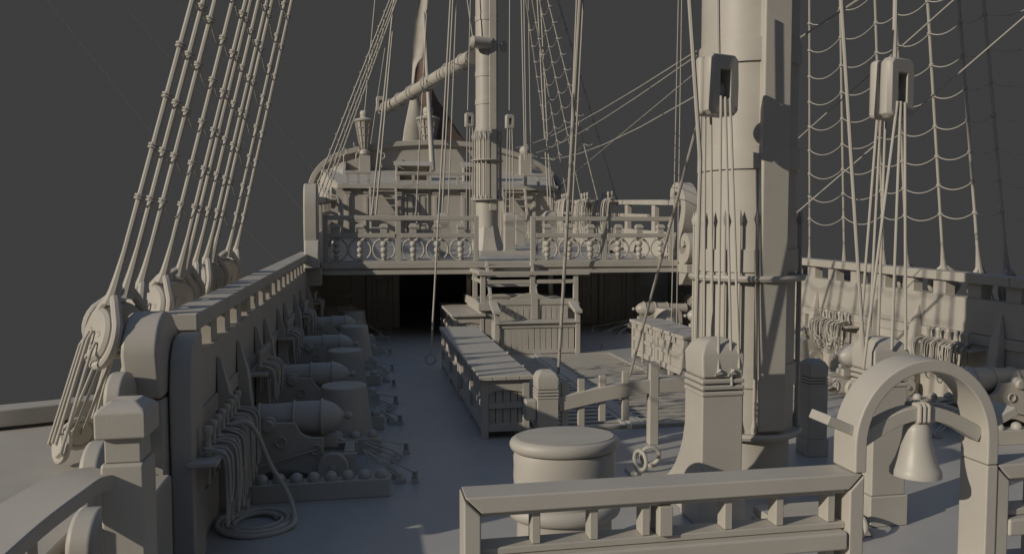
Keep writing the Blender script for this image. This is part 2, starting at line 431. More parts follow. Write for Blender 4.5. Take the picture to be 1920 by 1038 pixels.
bitt(5.90, 8.17, .45, 2.26, 'square bitt post seen through the bell arch, right of the near mast')
bitt(6.80, 10.98, .32, 1.53, 'dark shaded small bitt post between the near mast and the bell arch', base_h=.27)
B = bitt(2.66, 12.05, .35, 1.3, 'small square bitt post at the left end of the curved beam behind the drum', base_h=.2)
MB().box(2.48, 2.655, 12.1, 12.3, .5, .83).build('cleat', 'timber', B, .02)
# curved fife rail
B = thing('fife_rail', 'arched beam with upright pins running from the small bitt post to the near mast', 'fife rail', (4.2, 12.2, 0))
pth = [(3.02 + (5.6 - 3.02) * i / 16, .74 + .25 * math.sin(PI * (i / 16) * .66)) for i in range(17)]
MB().strip(pth, .24, 'y', 12.1, 12.25).build('curved_beam', 'timber', B, .015)
for x, za, zb in ((3.14, .27, 1.1), (3.42, .3, 1.14), (3.78, .42, 1.19), (4.18, .42, 1.25)):
    m = MB(); m.box(x - .06, x + .06, 12.14, 12.21, za, zb); m.build('pin', 'timber', B, .015)
m = MB(); m.box(4.58, 4.74, 12.09, 12.26, 0, 1.38); m.build('stanchion', 'timber', B, .015)

# ring bolts and plates on the deck
for i, (x, y, r, ax) in enumerate([(3.93, 10.75, .14, (.95, .3, 0)), (4.16, 10.95, .14, (.15, 1, .2)), (5.2, 7.75, .14, (.3, 1, 0)), (5.5, 7.9, .14, (.9, .3, 0))]):
    B = thing('ring_bolt', ['left of two ring bolts standing on deck between drum and big bitt post', 'right of two ring bolts standing on deck between drum and big bitt post',
                            'left ring bolt seen through the foreground railing near its right end', 'right ring bolt seen through the foreground railing near its right end'][i], 'ring bolt', (x, y, 0), 'iron ring bolts near the mast foot')
    MB().ring((x, y, r + .03), r, .03, ax, 28, 8).build('ring', 'iron', B)
    MB().lathe([(.05, 0), (.05, .03), (.03, .05)], (x, y, 0), n=12).build('bolt', 'iron', B)
tag(MB().box(3.72, 3.82, 10.55, 10.85, 0, .05).build('deck_cleat', 'timber', None, .01), 'flat cleat lying on the deck behind the drum, left of the ring bolts', 'cleat')
B = thing('deck_step', 'stepped low platform on the deck seen through the foreground railing behind the near mast foot', 'step', (5.0, 8.2, 0))
MB().box(4.55, 5.75, 7.9, 8.55, 0, .1).build('tread', 'timber', B, .015)
MB().box(4.6, 5.7, 8.1, 8.6, .1, .2).build('tread', 'timber', B, .015)

# ================================================================== MASTS
def build_mast(cx, cy, zb, r, k, label, h, bands, hoops, flare=False):
    """r radius; k scale of details"""
    B = thing('mast', label, 'mast', (cx, cy, zb), 'lower masts')
    if flare:
        MB().lathe([(r * 1.0, 0), (r, h)], (cx, cy, zb), n=40).build('pole', 'timber', B)
        MB().lathe([(r * 1.75, 0), (r * 1.65, .1), (r * 1.4, .35), (r * 1.2, .7), (r * 1.05, 1.0), (r * 1.0, 1.05)], (cx, cy, zb), n=8, ph=PI / 8).build('boot', 'timber', B)
    else:
        MB().lathe([(r * .93, 0), (r * .93, .78), (r * 1.0, .8), (r * 1.0, 3), (r * .98, h)], (cx, cy, zb), n=56).build('pole', 'timber', B)
    # front fish
    fo = .22 if not flare else 0
    MB().prism([(cx - fo + .05 * k, cy - r * 1.12), (cx - fo + .45 * k, cy - r * 1.12), (cx - fo + .47 * k, cy - r * .5), (cx - fo + .03 * k, cy - r * .5)], 'z', zb + .84 * (k if not flare else 2.0), zb + h).build('front_fish', 'timber', B, .03 * k)
    for z in bands:
        m = MB(); m.lathe([(r * .9, z - .155 * k), (r * 1.05, z - .155 * k), (r * 1.045, z + .15 * k), (r * .9, z + .15 * k)], (cx, cy, 0), n=56)
        m.build('band', 'timber', B)
    for z, rr in hoops:
        MB().lathe([(r * .85, z - .04 * k), (rr, z - .04 * k), (rr + .02, z), (rr, z + .04 * k), (r * .85, z + .04 * k)], (cx, cy, 0), n=64).build('pike_hoop', 'timber', B)
    return B
MX, MY = 5.31, 10.25
build_mast(MX, MY, 0, .665, 1, 'huge near mast with flat front fish and iron-like bands, right of centre', 26,
           [5.96, 4.54, 3.15, 1.58, 7.8, 9.6], [(2.91, .79), (.76, .77)])
FX, FY = 4.98, 32.6; FZ = qz(32.6)
build_mast(FX, FY, FZ, .47, .75, 'distant banded mast standing on the quarterdeck left of centre', 17,
           [7.9, 9.05, 10.2, 11.35, 12.5, 13.65], [(6.62, .68), (4.97, .68)], True)

def pikes(cx, cy, R, z0, z1, angs, s, lab, grp, rs=.018, head=.22):
    base = None
    for a in angs:
        if base is None:
            base = local('boarding_pike', lab(a), 'pike', grp)
            MB().lathe([(rs * 2.0, 0), (rs * 2.3, .06), (rs * 1.4, .14), (rs, .2), (rs, z1 - z0 - head)], (0, 0, 0), n=10).build('shaft', 'timber', base)
            MB().lathe([(rs, z1 - z0 - head), (rs * 1.1, z1 - z0 - head + .01), (rs * 2.2, z1 - z0 - head * .6), (0.002, z1 - z0)], (0, 0, 0), n=4).build('head', 'iron', base)
            o = base
        else: o = copy_tree(base)
        place(o, (cx + R * math.sin(a), cy - R * math.cos(a), z0), a, lab(a))
pl = lambda a: ('boarding pike standing against the lit left face of the near mast' if a < .1 else 'boarding pike in the shadow on the right side of the near mast')
pikes(MX, MY, .73, .81, 3.84, [R_(d) for d in (-17, -34, -50, -66, -80, -98, -115, 62, 76, 88, 100)], 1, pl, 'boarding pikes racked round the near mast')
pl2 = lambda a: ('thin boarding pike on the lit left of the distant mast' if a < .1 else 'thin boarding pike on the dark right of the distant mast')
pikes(FX, FY, .6, 4.99, 7.9, [R_(d) for d in (-12, -30, -48, -66, -84, 50, 66, 82)], 1, pl2, 'boarding pikes racked round the distant mast', .03, .5)
# short spar stub on the distant mast
B = thing('spar_stub', 'short round spar end strapped high on the left of the distant mast', 'spar', (4.5, 32.2, 11))
MB().lathe([(.0, -.02), (.16, 0), (.24, .1), (.25, .9)], (4.2, 31.95, 11.4), (1, .25, .02), n=20).build('stub', 'timber', B)
B = thing('sheave_cheek', 'small round cheek block on the dark right side of the distant mast', 'block', (5.75, 32.4, 11))
MB().lathe([(0, 0), (.24, 0), (.26, .05), (.24, .1), (0, .12)], (5.62, 32.4, 11.35), (.75, -.65, 0), n=20).build('cheek', 'timber', B)

# ================================================================== BLOCKS
def block(c, s, rz, label, grp='large pulley blocks'):
    B = local('pulley_block', label, 'pulley block', grp)
    w, d, h = .44 * s, .42 * s, .70 * s
    sw, sh = .15 * s, .34 * s
    m = MB()
    m.box(-w / 2, -sw / 2, -d / 2, d / 2, 0, h); m.box(sw / 2, w / 2, -d / 2, d / 2, 0, h)
    m.box(-sw / 2, sw / 2, -d / 2, d / 2, h / 2 + sh / 2, h); m.box(-sw / 2, sw / 2, -d / 2, d / 2, 0, h / 2 - sh / 2)
    # body as one frame: outer ring and slot
    m = MB(); O = [(-w / 2, .05 * s), (-w / 2, h - .05 * s), (-w * .38, h), (w * .38, h), (w / 2, h - .05 * s), (w / 2 + .01, h / 2), (w / 2, .05 * s), (w * .38, 0), (-w * .38, 0)]
    a = (-sw / 2, h / 2 - sh / 2); b = (-sw / 2, h / 2 + sh / 2); cc = (sw / 2, h / 2 + sh / 2); dd = (sw / 2, h / 2 - sh / 2)
    I = [a, b, b, cc, cc, cc, dd, dd, a]
    n = 9; f = -d * .42; bk = -d * .02
    e = .05 * s
    Os = [(p[0] * .86, h / 2 + (p[1] - h / 2) * .93) for p in O]
    vs = [(p[0], f, p[1]) for p in Os] + [(p[0], f + e, p[1]) for p in O] + [(p[0], bk - e, p[1]) for p in O] + [(p[0], bk, p[1]) for p in Os]
    q = len(vs); vs += [(p[0], f, p[1]) for p in (a, b, cc, dd)] + [(p[0], bk, p[1]) for p in (a, b, cc, dd)]
    fs = []
    for i in range(n):
        j = (i + 1) % n
        for L in range(3): fs.append((L * n + i, L * n + j, (L + 1) * n + j, (L + 1) * n + i))
    mp = {0: 0, 1: 1, 2: 1, 3: 2, 4: 2, 5: 2, 6: 3, 7: 3, 8: 0}
    for (o1, off) in ((0, 0), (3 * n, 4)):
        for i in range(n):
            j = (i + 1) % n; p1, p2 = mp[i], mp[j]
            fs.append([o1 + i, o1 + j, q + off + p2] + ([q + off + p1] if p1 != p2 else []))
    for i in range(4): fs.append((q + i, q + (i + 1) % 4, q + 4 + (i + 1) % 4, q + 4 + i))
    m.add(vs, fs); SH = m.build('shell', 'timber', B, .012 * s)
    MB().box(-w * .52, w * .46, -d * .03, d * .3, h * .0, h * .99).build('rear_cheek', 'timber', B, .06 * s)
    MB().lathe([(.15 * s, -sw * .45), (.15 * s, sw * .45)], (0, .06 * s, h / 2 - .06 * s), (1, 0, 0), n=20).build('sheave', 'iron', B)
    return place(B, c, rz)
block((4.24, 9.05, 4.96), 1.05, R_(16), 'big pulley block hanging in front of the near mast')
block((6.1, 8.3, 4.86), 1, R_(16), 'big pulley block hanging right of the near mast in front of the netting of ratlines')
block((4.09, 31.5, 7.85), .82, R_(5), 'small distant pulley block left of the distant mast', 'distant pulley blocks')
block((5.76, 31.5, 7.83), .82, R_(5), 'small distant pulley block right of the distant mast', 'distant pulley blocks')

# ================================================================== ROPES
def rope(a, b, r, label, n=8, s=0, grp=None, seg=8):
    m = MB(); m.tube(sag(a, b, s, seg) if s else [a, b], r, n)
    o = m.build('rope', 'rope'); return tag(o, label, 'rope', grp)
A = atY
# falls of the near block to the big bitt post
G1 = 'rope falls under the near mast block'
for i, (p, q) in enumerate([((1352, 180), (1347, 700)), ((1360, 182), (1372, 722)), ((1369, 184), (1386, 690))]):
    rope(A(*p, 8.80), A(*q, 8.49), .017, ['left of the three rope falls from the slot of the near mast block', 'middle one of the three rope falls from the slot of the near mast block',
                                          'right one of the three rope falls from the slot of the near mast block'][i], grp=G1)
for i, (p, q) in enumerate([((1314, 215), (1303, 660)), ((1322, 218), (1320, 660)), ((1333, 218), (1336, 665))]):
    rope(A(*p, 9.2), A(*q, 9.1), .017, ['leftmost rope fall from behind the near mast block', 'second rope fall from behind the near mast block', 'third rope fall from behind the near mast block'][i], grp=G1)
m = MB()
for x in (1347, 1372): m.tube([A(x, 698, 8.49), A(x - 6, 702, 8.49), A(x + 8, 698, 8.49), A(x + 2, 694, 8.47)], .02, 7)
tag(m.build('rope_hitch', 'rope'), 'pair of small rope hitches round the grooves of the big bitt post', 'rope')
rope(A(1345, -60, 9.05), A(1347, 102, 9.05), .028, 'rope from above down to the top of the near mast block')
rope(A(1289, -60, 8.6), A(1313, 300, 8.8), .028, 'thick upper rope running down the left edge of the near mast')
rope(A(1313, 300, 8.8), A(1304, 640, 9.0), .026, 'thick lower rope down the left edge of the near mast to the pike hoop')
# falls of right block
for i, (p, q) in enumerate([((1683, 190), (1619, 690)), ((1689, 190), (1672, 655)), ((1697, 192), (1698, 655))]):
    rope(A(*p, 8.1), A(*q, 8.15), .017, ['left of the three rope falls from the slot of the right pulley block', 'middle one of the rope falls from the slot of the right pulley block', 'right one of the rope falls from the slot of the right pulley block'][i], grp='rope falls under the right block')
for i, (p, q) in enumerate([((1645, 222), (1612, 640)), ((1651, 225), (1630, 640)), ((1660, 228), (1646, 650))]):
    rope(A(*p, 8.5), A(*q, 8.6), .017, ['leftmost rope fall from behind the right pulley block', 'second rope fall from behind the right pulley block', 'third rope fall from behind the right pulley block'][i], grp='rope falls under the right block')
rope(A(1680, -60, 8.3), A(1677, 116, 8.3), .028, 'rope from above down to the top of the right pulley block')
rope(A(1575, -40, 7.9), A(1621, 690, 8.4), .022, 'thick rope slanting down right of the near mast to the bitt post behind the arch')
# long ropes amidships
rope(A(1090, -40, 14), A(1047, 700, 17.7), .038, 'thickest long rope coming down amidships to the hatch grating')
rope(A(1308, 232, 11.5), A(1181, 704, 17.6), .028, 'slanting rope from the near mast down to the hatch grating')
rope(A(847, -40, 17.5), A(815, 540, 17.6), .022, 'long thin rope hanging left of the distant mast that carries the iron ring')
rope(A(815, 540, 17.6), A(808, 662, 17.6), .022, 'lowest length of rope ending at the iron ring above the deck')
o = MB().ring(tuple(A(807, 673, 17.6)), .115, .022, (.2, 1, 0), 28, 7).build('iron_ring', 'iron'); tag(o, 'iron ring hanging on a long rope above the deck left of the chests', 'ring')
rope(A(1279, -40, 20), A(1268, 640, 22), .016, 'left of two thin parallel ropes just left of the near mast', grp='thin parallel ropes left of the near mast')
rope(A(1273, -40, 20), A(1258, 640, 22), .016, 'right of two thin parallel ropes just left of the near mast', grp='thin parallel ropes left of the near mast')
rope(A(1083, -40, 24), A(1062, 480, 25), .03, 'thin rope beside the thickest amidships rope, on its left')
rope(A(1096, -40, 24), A(1073, 400, 26), .03, 'thin rope beside the thickest amidships rope, on its right')
# around the distant mast
far = [((883, -30), (877, 207), 31.5, .025, 'rope above the distant block left of the distant mast'), ((956, -30), (955, 207), 31.5, .025, 'rope above the distant block right of the distant mast'),
       ((876, 232), (874, 430), 31.4, .02, 'first fall under the distant block left of the mast'), ((881, 232), (881, 430), 31.4, .02, 'second fall under the distant block left of the mast'), ((886, 232), (886, 430), 31.4, .02, 'third fall under the distant block left of the mast'),
       ((952, 232), (948, 415), 31.4, .025, 'first fall under the distant block right of the mast'), ((956, 232), (956, 415), 31.4, .025, 'second fall under the distant block right of the mast'), ((960, 232), (964, 415), 31.4, .025, 'third fall under the distant block right of the mast'),
       ((851, -30), (829, 400), 29.2, .035, 'rope crossing the sky left of the distant mast, to the tall quarterdeck bitt'), ((857, -30), (840, 400), 33, .03, 'second sky rope left of the distant mast beside the one to the tall bitt'),
       ((803, -30), (780, 400), 36, .035, 'rope in front of the ensign running down to the quarterdeck'), ((872, -30), (887, 75), 32, .03, 'short slanting rope meeting the spar stub'),
       ((977, -30), (984, 300), 52, .05, 'left of a pair of ropes to the right stern post'), ((982, -30), (987, 300), 52, .05, 'right of a pair of ropes to the right stern post'),
       ((1006, -30), (1028, 385), 40, .04, 'left rope of a pair right of the distant mast falling to the quarterdeck'), ((1012, -30), (1033, 385), 40, .04, 'right rope of a pair right of the distant mast falling to the quarterdeck'),
       ((990, -30), (996, 330), 50, .03, 'faint thin rope between the pairs right of the distant mast'),
       ((706, -30), (684, 210), 50, .045, 'rope running up from the left stern lantern'), ((742, -30), (697, 402), 42, .06, 'left rail rope of the bundle left of the ensign'), ((736, 60), (705, 402), 42, .06, 'right rail rope of the bundle left of the ensign'),
       ((733, 60), (717, 220), 44, .03, 'short thin rope over the tip of the boom'), ((722, 90), (695, 270), 46, .03, 'thin rope slanting behind the left lantern')]
for p, q, y, r, lab in far: rope(A(*p, y), A(*q, y), r, lab, 6)
# stays that cross the right sky
rope(A(968, 277, 48), A(1306, 96, 14), .013, 'highest of three stays crossing the sky between the two masts', 6, .3)
rope(A(990, 290, 46), A(1306, 105, 12), .011, 'middle one of three stays crossing the sky between the two masts', 6, .3)
rope(A(988, 287, 50), A(1312, 176, 13), .013, 'lowest of three stays crossing the sky between the two masts', 6, .7)
rope(A(1052, 345, 44), A(1312, 130, 14), .011, 'dark thin stay rising steeply behind the three sky stays', 6)
rope(A(1502, 70, 12), A(1640, -20, 9), .018, 'bright stay at the top just right of the near mast', 6)
rope(A(1485, 270, 13), A(1800, -10, 9), .012, 'thin stay crossing the ratlines right of the near mast, upper one', 6)
rope(A(1490, 402, 14), A(1960, -2, 10), .012, 'long diagonal stay crossing all the ratlines at the right', 6)
# faint long stays in the left sky
for p, q, lab in [((80, -10), (300, 268), 'faint long stay in the upper left sky'), ((300, 268), (560, 530), 'faint long stay passing behind the left shrouds'), ((215, -10), (590, 420), 'very faint stay high behind the left shrouds'), ((320, -10), (590, 320), 'faint stay behind the tops of the left shrouds')]:
    rope(A(*p, 40), A(*q, 46), .012, lab, 5)

# ================================================================== SHROUDS
HL = Vector((4.6, 9.8, 30)); HR = Vector((5.4, 9.8, 30))
def on(b, h, z): b = Vector(b); return b + (h - b) * ((z - b.z) / (h.z - b.z))
def shroud(b, h, rr, side, yaw, label, grp, top=8.5, size=1.0, low=True):
    b = Vector(b); S = thing('shroud', label, 'shroud', b, grp)
    d = (h - b).normalized(); k = size
    nrm = Vector((math.sin(yaw), -math.cos(yaw), 0))
    nrm = (nrm - d * nrm.dot(d)).normalized(); up = d; sd = up.cross(nrm); c = b; ap = c + up * .46 * k
    MB().tube([c + up * .31 * k, c + up * .37 * k, ap, ap + d * .14 * k, ap + d * .4 * k, on(b, h, top)], [.10 * k, .075 * k, .06 * k, .048 * k, rr, rr], 9).build('shroud_line', 'rope', S)
    MB().lathe([(0, -.085 * k), (.23 * k, -.085 * k), (.262 * k, -.055 * k), (.268 * k, 0), (.262 * k, .055 * k), (.23 * k, .085 * k), (0, .085 * k)], c, nrm, n=32).build('deadeye', 'timber', S)
    for ox, oz in ((-.1, .02), (.1, .02), (0, -.12)):
        MB().ring(c + sd * ox * k + up * oz * k + nrm * .082 * k, .03 * k, .011 * k, nrm, 14, 5).build('hole_rim', 'timber', S)
    lp = []
    for i in range(30):
        a = -PI * .5 + 2 * PI * i / 30; r = .305 * k; sn = math.sin(a)
        e = max(0, sn - .55) / .45
        lp.append(c + sd * math.cos(a) * r * (1 - .25 * e) + up * (sn * r + .09 * k * e * e))
    MB().tube(lp, .05 * k, 9, True).build('loop', 'rope', S)
    if low:
        lc = c + Vector((side * .38, -.08, -(c.z - 1.42)))
        MB().lathe([(0, -.05), (.11, -.05), (.135, 0), (.11, .05), (0, .05)], lc, nrm, n=20).build('lower_deadeye', 'timber', S)
        MB().tube([lc + (sd * math.cos(a) + up * math.sin(a)) * .155 for a in [2 * PI * i / 16 for i in range(16)]], .03, 7, True).build('strap', 'iron', S)
        for q, (ox, oz) in enumerate(((-.13, -.02), (.13, -.02), (0, .07), (-.07, .05))):
            a0 = c + sd * ox + up * (oz - .05) + nrm * .08; a1 = c + sd * ox * 1.1 + nrm * .13 + up * (oz - .13)
            e = lc + sd * (ox * 1.25) + up * (oz * .5 - .05) + nrm * .06
            MB().tube([a0 - nrm * .03, a0 + nrm * .03, a1, a1.lerp(e, .97), e - nrm * .04], .0165, 7).build('lanyard', 'rope', S)
    return S
YL = [8.42, 8.90, 9.46, 10.44, 11.3, 11.69, 12.35, 13.13, 13.66, 15.11, 16.03]
yaws = [-52, 38, -66, -48, 36, 34, -64, -58, 36, 38, -62]
for i, (y, a) in enumerate(zip(YL, yaws)):
    shroud((-2.62, y - .1, 2.50 + .035 * i), HL, .034, -1, R_(a), '%s shroud with its deadeye along the left side of the ship, counted from the camera' % ORD[i].capitalize(), 'shrouds of the left side')
YR = [20.57, 18.89, 17.25, 16.4, 15.2, 14.17, 13.43, 11.6]
for i, y in enumerate(YR):
    if i == len(YR): break
    shroud((12.66, y, 2.42), HR, .03, 1, R_([10, -10, 5, 15, -20, 8, 20, 0][i]), '%s shroud along the right side of the ship, counted from the near mast' % (['First'] + [s.capitalize() for s in ORD[1:]])[i], 'shrouds of the right side', top=12, low=(i > 0))
def ratline(bases, h, z, label, grp, r=.012, kn=.03, sg=.10, jit=0):
    m = MB(); P = [on(b, h, z + (random.uniform(-jit, jit))) for b in bases]
    for a, b in zip(P, P[1:]): m.tube(sag(a, b, sg * (b - a).length, 7), r, 6)
    for p, b in zip(P, bases):
        d = (h - Vector(b)).normalized()
        for o in (-.42, .42): m.ring(p + d * kn * 1.0 * o, kn * 1.15, kn * .42, d, 10, 6)
    o = m.build('ratline', 'rope'); return tag(o, label, 'ratline', grp)
zs = [3.86 + .515 * i for i in range(9)]
for i, z in enumerate(zs):
    ratline([(-2.62, y - .1, 2.5 + .035 * k) for k, y in enumerate(YL)], HL, z + .02, '%s ratline up across the left side shrouds' % (['Lowest', 'Second', 'Third', 'Fourth', 'Fifth', 'Sixth', 'Seventh', 'Eighth', 'Ninth'][i]), 'ratlines of the left shrouds', .013, .037, .2)
for i in range(11):
    ratline([(12.66, y, 2.42) for y in YR], HR, 3.96 + .606 * i, '%s ratline up across the right side shrouds' % (['Lowest', 'Second', 'Third', 'Fourth', 'Fifth', 'Sixth', 'Seventh', 'Eighth', 'Ninth', 'Tenth', 'Eleventh'][i]), 'ratlines of the right shrouds', .0115, .032, .13)
# distant shrouds
def far_shrouds(bases, h, r, side, grp, zs, nmx):
    for i, b in enumerate(bases):
        m = MB(); d = (h - Vector(b)).normalized(); m.tube([Vector(b), Vector(b) + d * .5, Vector(b) + d * 26], [r * 3, r, r], 6)
        tag(m.build('shroud', 'rope'), '%s thin distant shroud %s, counted from the camera' % (ORD[i].capitalize(), side), 'shroud', grp)
    for i, z in enumerate(zs):
        ratline(bases, h, z, 'ratline number %d up on the distant shrouds %s' % (i + 1, side) if False else '%s ratline up on the distant shrouds %s' % (nmx[i], side), grp.replace('shrouds', 'ratlines'), .014, .045, .1)
NM = ['Lowest', 'Second', 'Third', 'Fourth', 'Fifth', 'Sixth', 'Seventh', 'Eighth', 'Ninth', 'Tenth', 'Eleventh', 'Twelfth', 'Thirteenth', 'Fourteenth']
far_shrouds([(-2.2, y, 4.8) for y in (31.5, 34, 36.5, 39)], Vector((4.5, 32.5, 22)), .035, 'left of the stern lantern', 'distant shrouds on the left', [5.6 + .62 * i for i in range(12)], NM)
far_shrouds([(11.6, y, 4.9) for y in (35, 38, 41, 44, 47)], Vector((5.3, 32.5, 22)), .04, 'right of the distant mast', 'distant shrouds on the right', [8.0 + .66 * i for i in range(10)], NM)

# ================================================================== CANNONS
def make_cannon():
    C = local('cannon', 'x', 'cannon', 'cannons in two rows along the ship sides')
    ax = (-1, 0, 0); z = .85
    MB().lathe([(.0, .0), (.035, .005), (.055, .03), (.06, .06), (.05, .09), (.03, .11), (.035, .125), (.06, .135), (.085, .15), (.14, .2), (.185, .26), (.215, .32), (.235, .385), (.25, .42),
                (.25, .45), (.235, .46), (.235, .82), (.22, .83), (.215, 1.3), (.19, 1.32), (.165, 1.95), (.18, 2.02), (.15, 2.06), (.11, 2.07), (.1, 1.9), (0, 1.9)], (0, 0, z), ax, n=36).build('barrel', 'iron', C)
    for h, r in ((.435, .262), (.825, .25), (1.31, .228)):
        MB().ring((-h, 0, z), r - .012, .018, (1, 0, 0), 36, 8).build('barrel_ring', 'iron', C)
    MB().lathe([(.075, -.42), (.085, -.4), (.085, .4), (.075, .42)], (-1.15, 0, z - .02), (0, 1, 0), n=20).build('trunnion', 'iron', C)
    prof = [(.06, .12), (.06, .38), (-.17, .38), (-.40, .39), (-.40, .62), (-.56, .63)]
    prof += [(-.56 - .2 * math.sin(a), .83 - .19 * math.cos(a)) for a in [PI / 2 * i / 6 for i in range(1, 6)]]
    prof += [(-.78, .85), (-1.02, .86)] + [(-1.15 + .1 * math.cos(a), .86 + .09 * math.sin(a)) for a in [PI * i / 8 for i in range(9)]] + [(-1.3, .86), (-1.62, .84), (-1.75, .7), (-1.78, .12), (-1.3, .12), (-1.1, .2), (-.85, .2), (-.62, .12)]
    for s in (-1, 1):
        MB().prism(prof, 'y', s * .27, s * .36).build('cheek', 'timber', C, .008)
        for x in (-.27, -1.5):
            W = MB().lathe([(.05, -.05), (.2, -.05), (.215, -.035), (.215, .035), (.2, .05), (.05, .05)], (x, s * .43, .215), (0, 1, 0), n=28).build('wheel', 'timber', C)
            MB().lathe([(.05, -.08), (.055, 0), (.05, .09), (0, .1)], (x, s * .43, .215), (0, s, 0), n=16).build('hub', 'iron', W)
        for x, zz in ((-.50, .47), (-.98, .6)):
            MB().ring((x, s * .385, zz), .07, .014, (0, 1, 0), 20, 6).build('side_ring', 'iron', C)
    MB().box(-.12, .02, -.27, .27, .2, .4).build('transom', 'timber', C, .01)
    MB().box(-.42, -.22, -.1, .1, .42, .58).build('quoin', 'timber', C, .01)
    MB().box(-1.7, -.1, -.27, .27, .2, .28).build('bed', 'timber', C, .01)
    MB().box(-.34, -.2, -.4, .4, .16, .27).build('axle', 'timber', C, .008)
    MB().box(-1.57, -1.43, -.4, .4, .16, .27).build('axle', 'timber', C, .008)
    for q in (-1, 1): MB().tube([(-.5, q * .39, .47), (-1.2, q * .42, .3), (-1.75, q * .45, .12)], .014, 6).build('breeching_rope', 'rope', C)
    return C
c0 = make_cannon(); first = True
for side in (-1, 1):
    for i, y in enumerate(YC):
        o = c0 if first else copy_tree(c0); first = False
        if side < 0: place(o, (-.25, y, 0), 0, '%s cannon from the camera in the shaded row along the left side' % ORD[i].capitalize())
        else: place(o, ([10.3, 9.93, 10.2, 10.15, 9.28][i], [12.2, 15.2, 19.1, 23.8, 26.35][i], 0), PI, '%s cannon from the camera in the row along the right side' % ORD[i].capitalize())
# tubs between cannons
def make_tub():
    T = local('tub', 'x', 'tub', 'upturned tapered tubs between the cannons')
    MB().lathe([(.50, 0), (.50, .02), (.37, .985), (.355, 1.0), (0, 1.0)], (0, 0, 0), n=40).build('body', 'timber', T)
    return T
TY = [13.1, 17.15, 21.7, 26.0]; t0 = make_tub(); first = True
for side in (-1, 1):
    for i, y in enumerate(TY):
        if side > 0 and i == 0: continue
        o = t0 if first else copy_tree(t0); first = False
        x = [-.42, -.52, -.4, -.5][i] if side < 0 else [9.6, 10.1, 10.45, 10.05][i]
        y = y if side < 0 or i < 3 else 25.05
        place(o, (x, y, 0), 0, '%s tapered tub from the camera among the cannons of the %s side' % (ORD[i].capitalize(), 'left' if side < 0 else 'right'))
# shot racks with balls
def shot_rack(x0, x1, y, n, lab, h=.24, r=.085):
    B = thing('shot_rack', lab, 'shot rack', ((x0 + x1) / 2, y + .12, 0), 'shot racks beside the cannons')
    MB().box(x0, x1, y, y + .24, 0, h).build('rack', 'timber', B, .012)
    first = None
    for k in range(n):
        x = x0 + (x1 - x0) * (k + .5) / n
        if first is None:
            o = first = MB().ball((x, y + .12, h + .03), r, 20).build('cannonball', 'iron')
        else:
            o = first.copy(); COL.objects.link(o); o.location = first.location + Vector(((x1 - x0) / n * k, 0, 0))
        tag(o, 'cannonball sitting on the ' + lab[0].lower() + lab[1:], 'cannonball', 'cannonballs on racks')
shot_rack(-1.52, .26, 10.33, 8, 'Long shot rack in front of the nearest left cannon')
for i, (y, x1) in enumerate([(12.45, .18), (13.95, .25), (16.0, .2), (18.1, .25), (20.3, .2), (22.6, .25), (24.8, .2)]):
    shot_rack(-1.2, x1, y, 5, '%s shot rack from the camera among the left cannons' % ORD[i + 1].capitalize())
for i, (y, x1) in enumerate([(11.0, 11.6), (13.4, 11.6), (16.4, 11.5), (22.6, 11.5)]):
    shot_rack(9.85, x1, y, 5, ['Nearest shot rack', 'Second shot rack', 'Third shot rack', 'Farthest shot rack'][i] + ' among the right cannons')
# deck bollards with side tackles
def bollard(x, y, lab):
    B = thing('deck_bollard', lab, 'bollard', (x, y, 0), 'small tackle bollards on deck')
    m = MB(); m.box(x - .05, x + .05, y - .05, y + .05, 0, .07); m.build('foot', 'iron', B, .006)
    m = MB()
    for k in range(4): m.lathe([(.03, 0), (.045, .01), (.03, .02)], (x, y, .07 + k * .022), n=12)
    m.lathe([(.045, 0), (.05, .01), (.045, .02), (0, .02)], (x, y, .158), n=12); m.build('neck', 'iron', B)
def tackle(x0, y0, x1, y1, lab, dx):
    """hooked tackle from the carriage down to a deck cleat"""
    B = thing('gun_tackle', lab, 'tackle', (x1, y1, 0), 'gun tackles hooked to the deck')
    a = Vector((x0, y0, .40)); b = Vector((x1, y1, .09)); d = (b - a); L = d.length; d.normalize()
    sd = d.cross(Vector((0, 0, 1))).normalized()
    for t0, t1 in ((.05, .42), (.55, .95)):
        p, q = a + d * L * t0, a + d * L * t1
        MB().tube(cr([p, p.lerp(q, .3) + sd * .035, q + sd * .03, q + d * .03, q - sd * .03, p.lerp(q, .3) - sd * .035], 3, True), .013, 6, True).build('hook', 'iron', B)
    MB().tube([a + d * L * .4, a + d * L * .57], .016, 6).build('rope_link', 'rope', B)
    MB().box(x1 - .07, x1 + .07, y1 - .05, y1 + .05, 0, .07).build('cleat', 'timber', B, .008)
BP = [(.62, 10.85), (.57, 12.35), (.55, 14.3), (.53, 16.05), (.55, 17.9), (.58, 20.0), (.6, 22.7), (.65, 25.6), (.75, 27.9)]
for i, (x, y) in enumerate(BP):
    bollard(x, y, '%s small tackle bollard on the left deck, counted from the camera' % ORD[i].capitalize())
    yc = min(YC, key=lambda q: abs(q - y)); s = 1 if y > yc else -1
    rope((x, y, .14), (-.02, yc + s * .32, .42), .011, 'thin tackle line to the %s small bollard on the left deck' % ORD[i], 6, grp='thin tackle lines on the left')
for i, y in enumerate(YC):
    for s in (-1, 1):
        tackle(-.1, y + s * .33, .42, y + s * .62, 'gun tackle on the %s side of the %s left cannon' % ('near' if s < 0 else 'far', ORD[i]), 1)
        tackle(-.12, y + s * .2, .38, y + s * .4, 'inner gun tackle on the %s side of the %s left cannon' % ('near' if s < 0 else 'far', ORD[i]), 1)
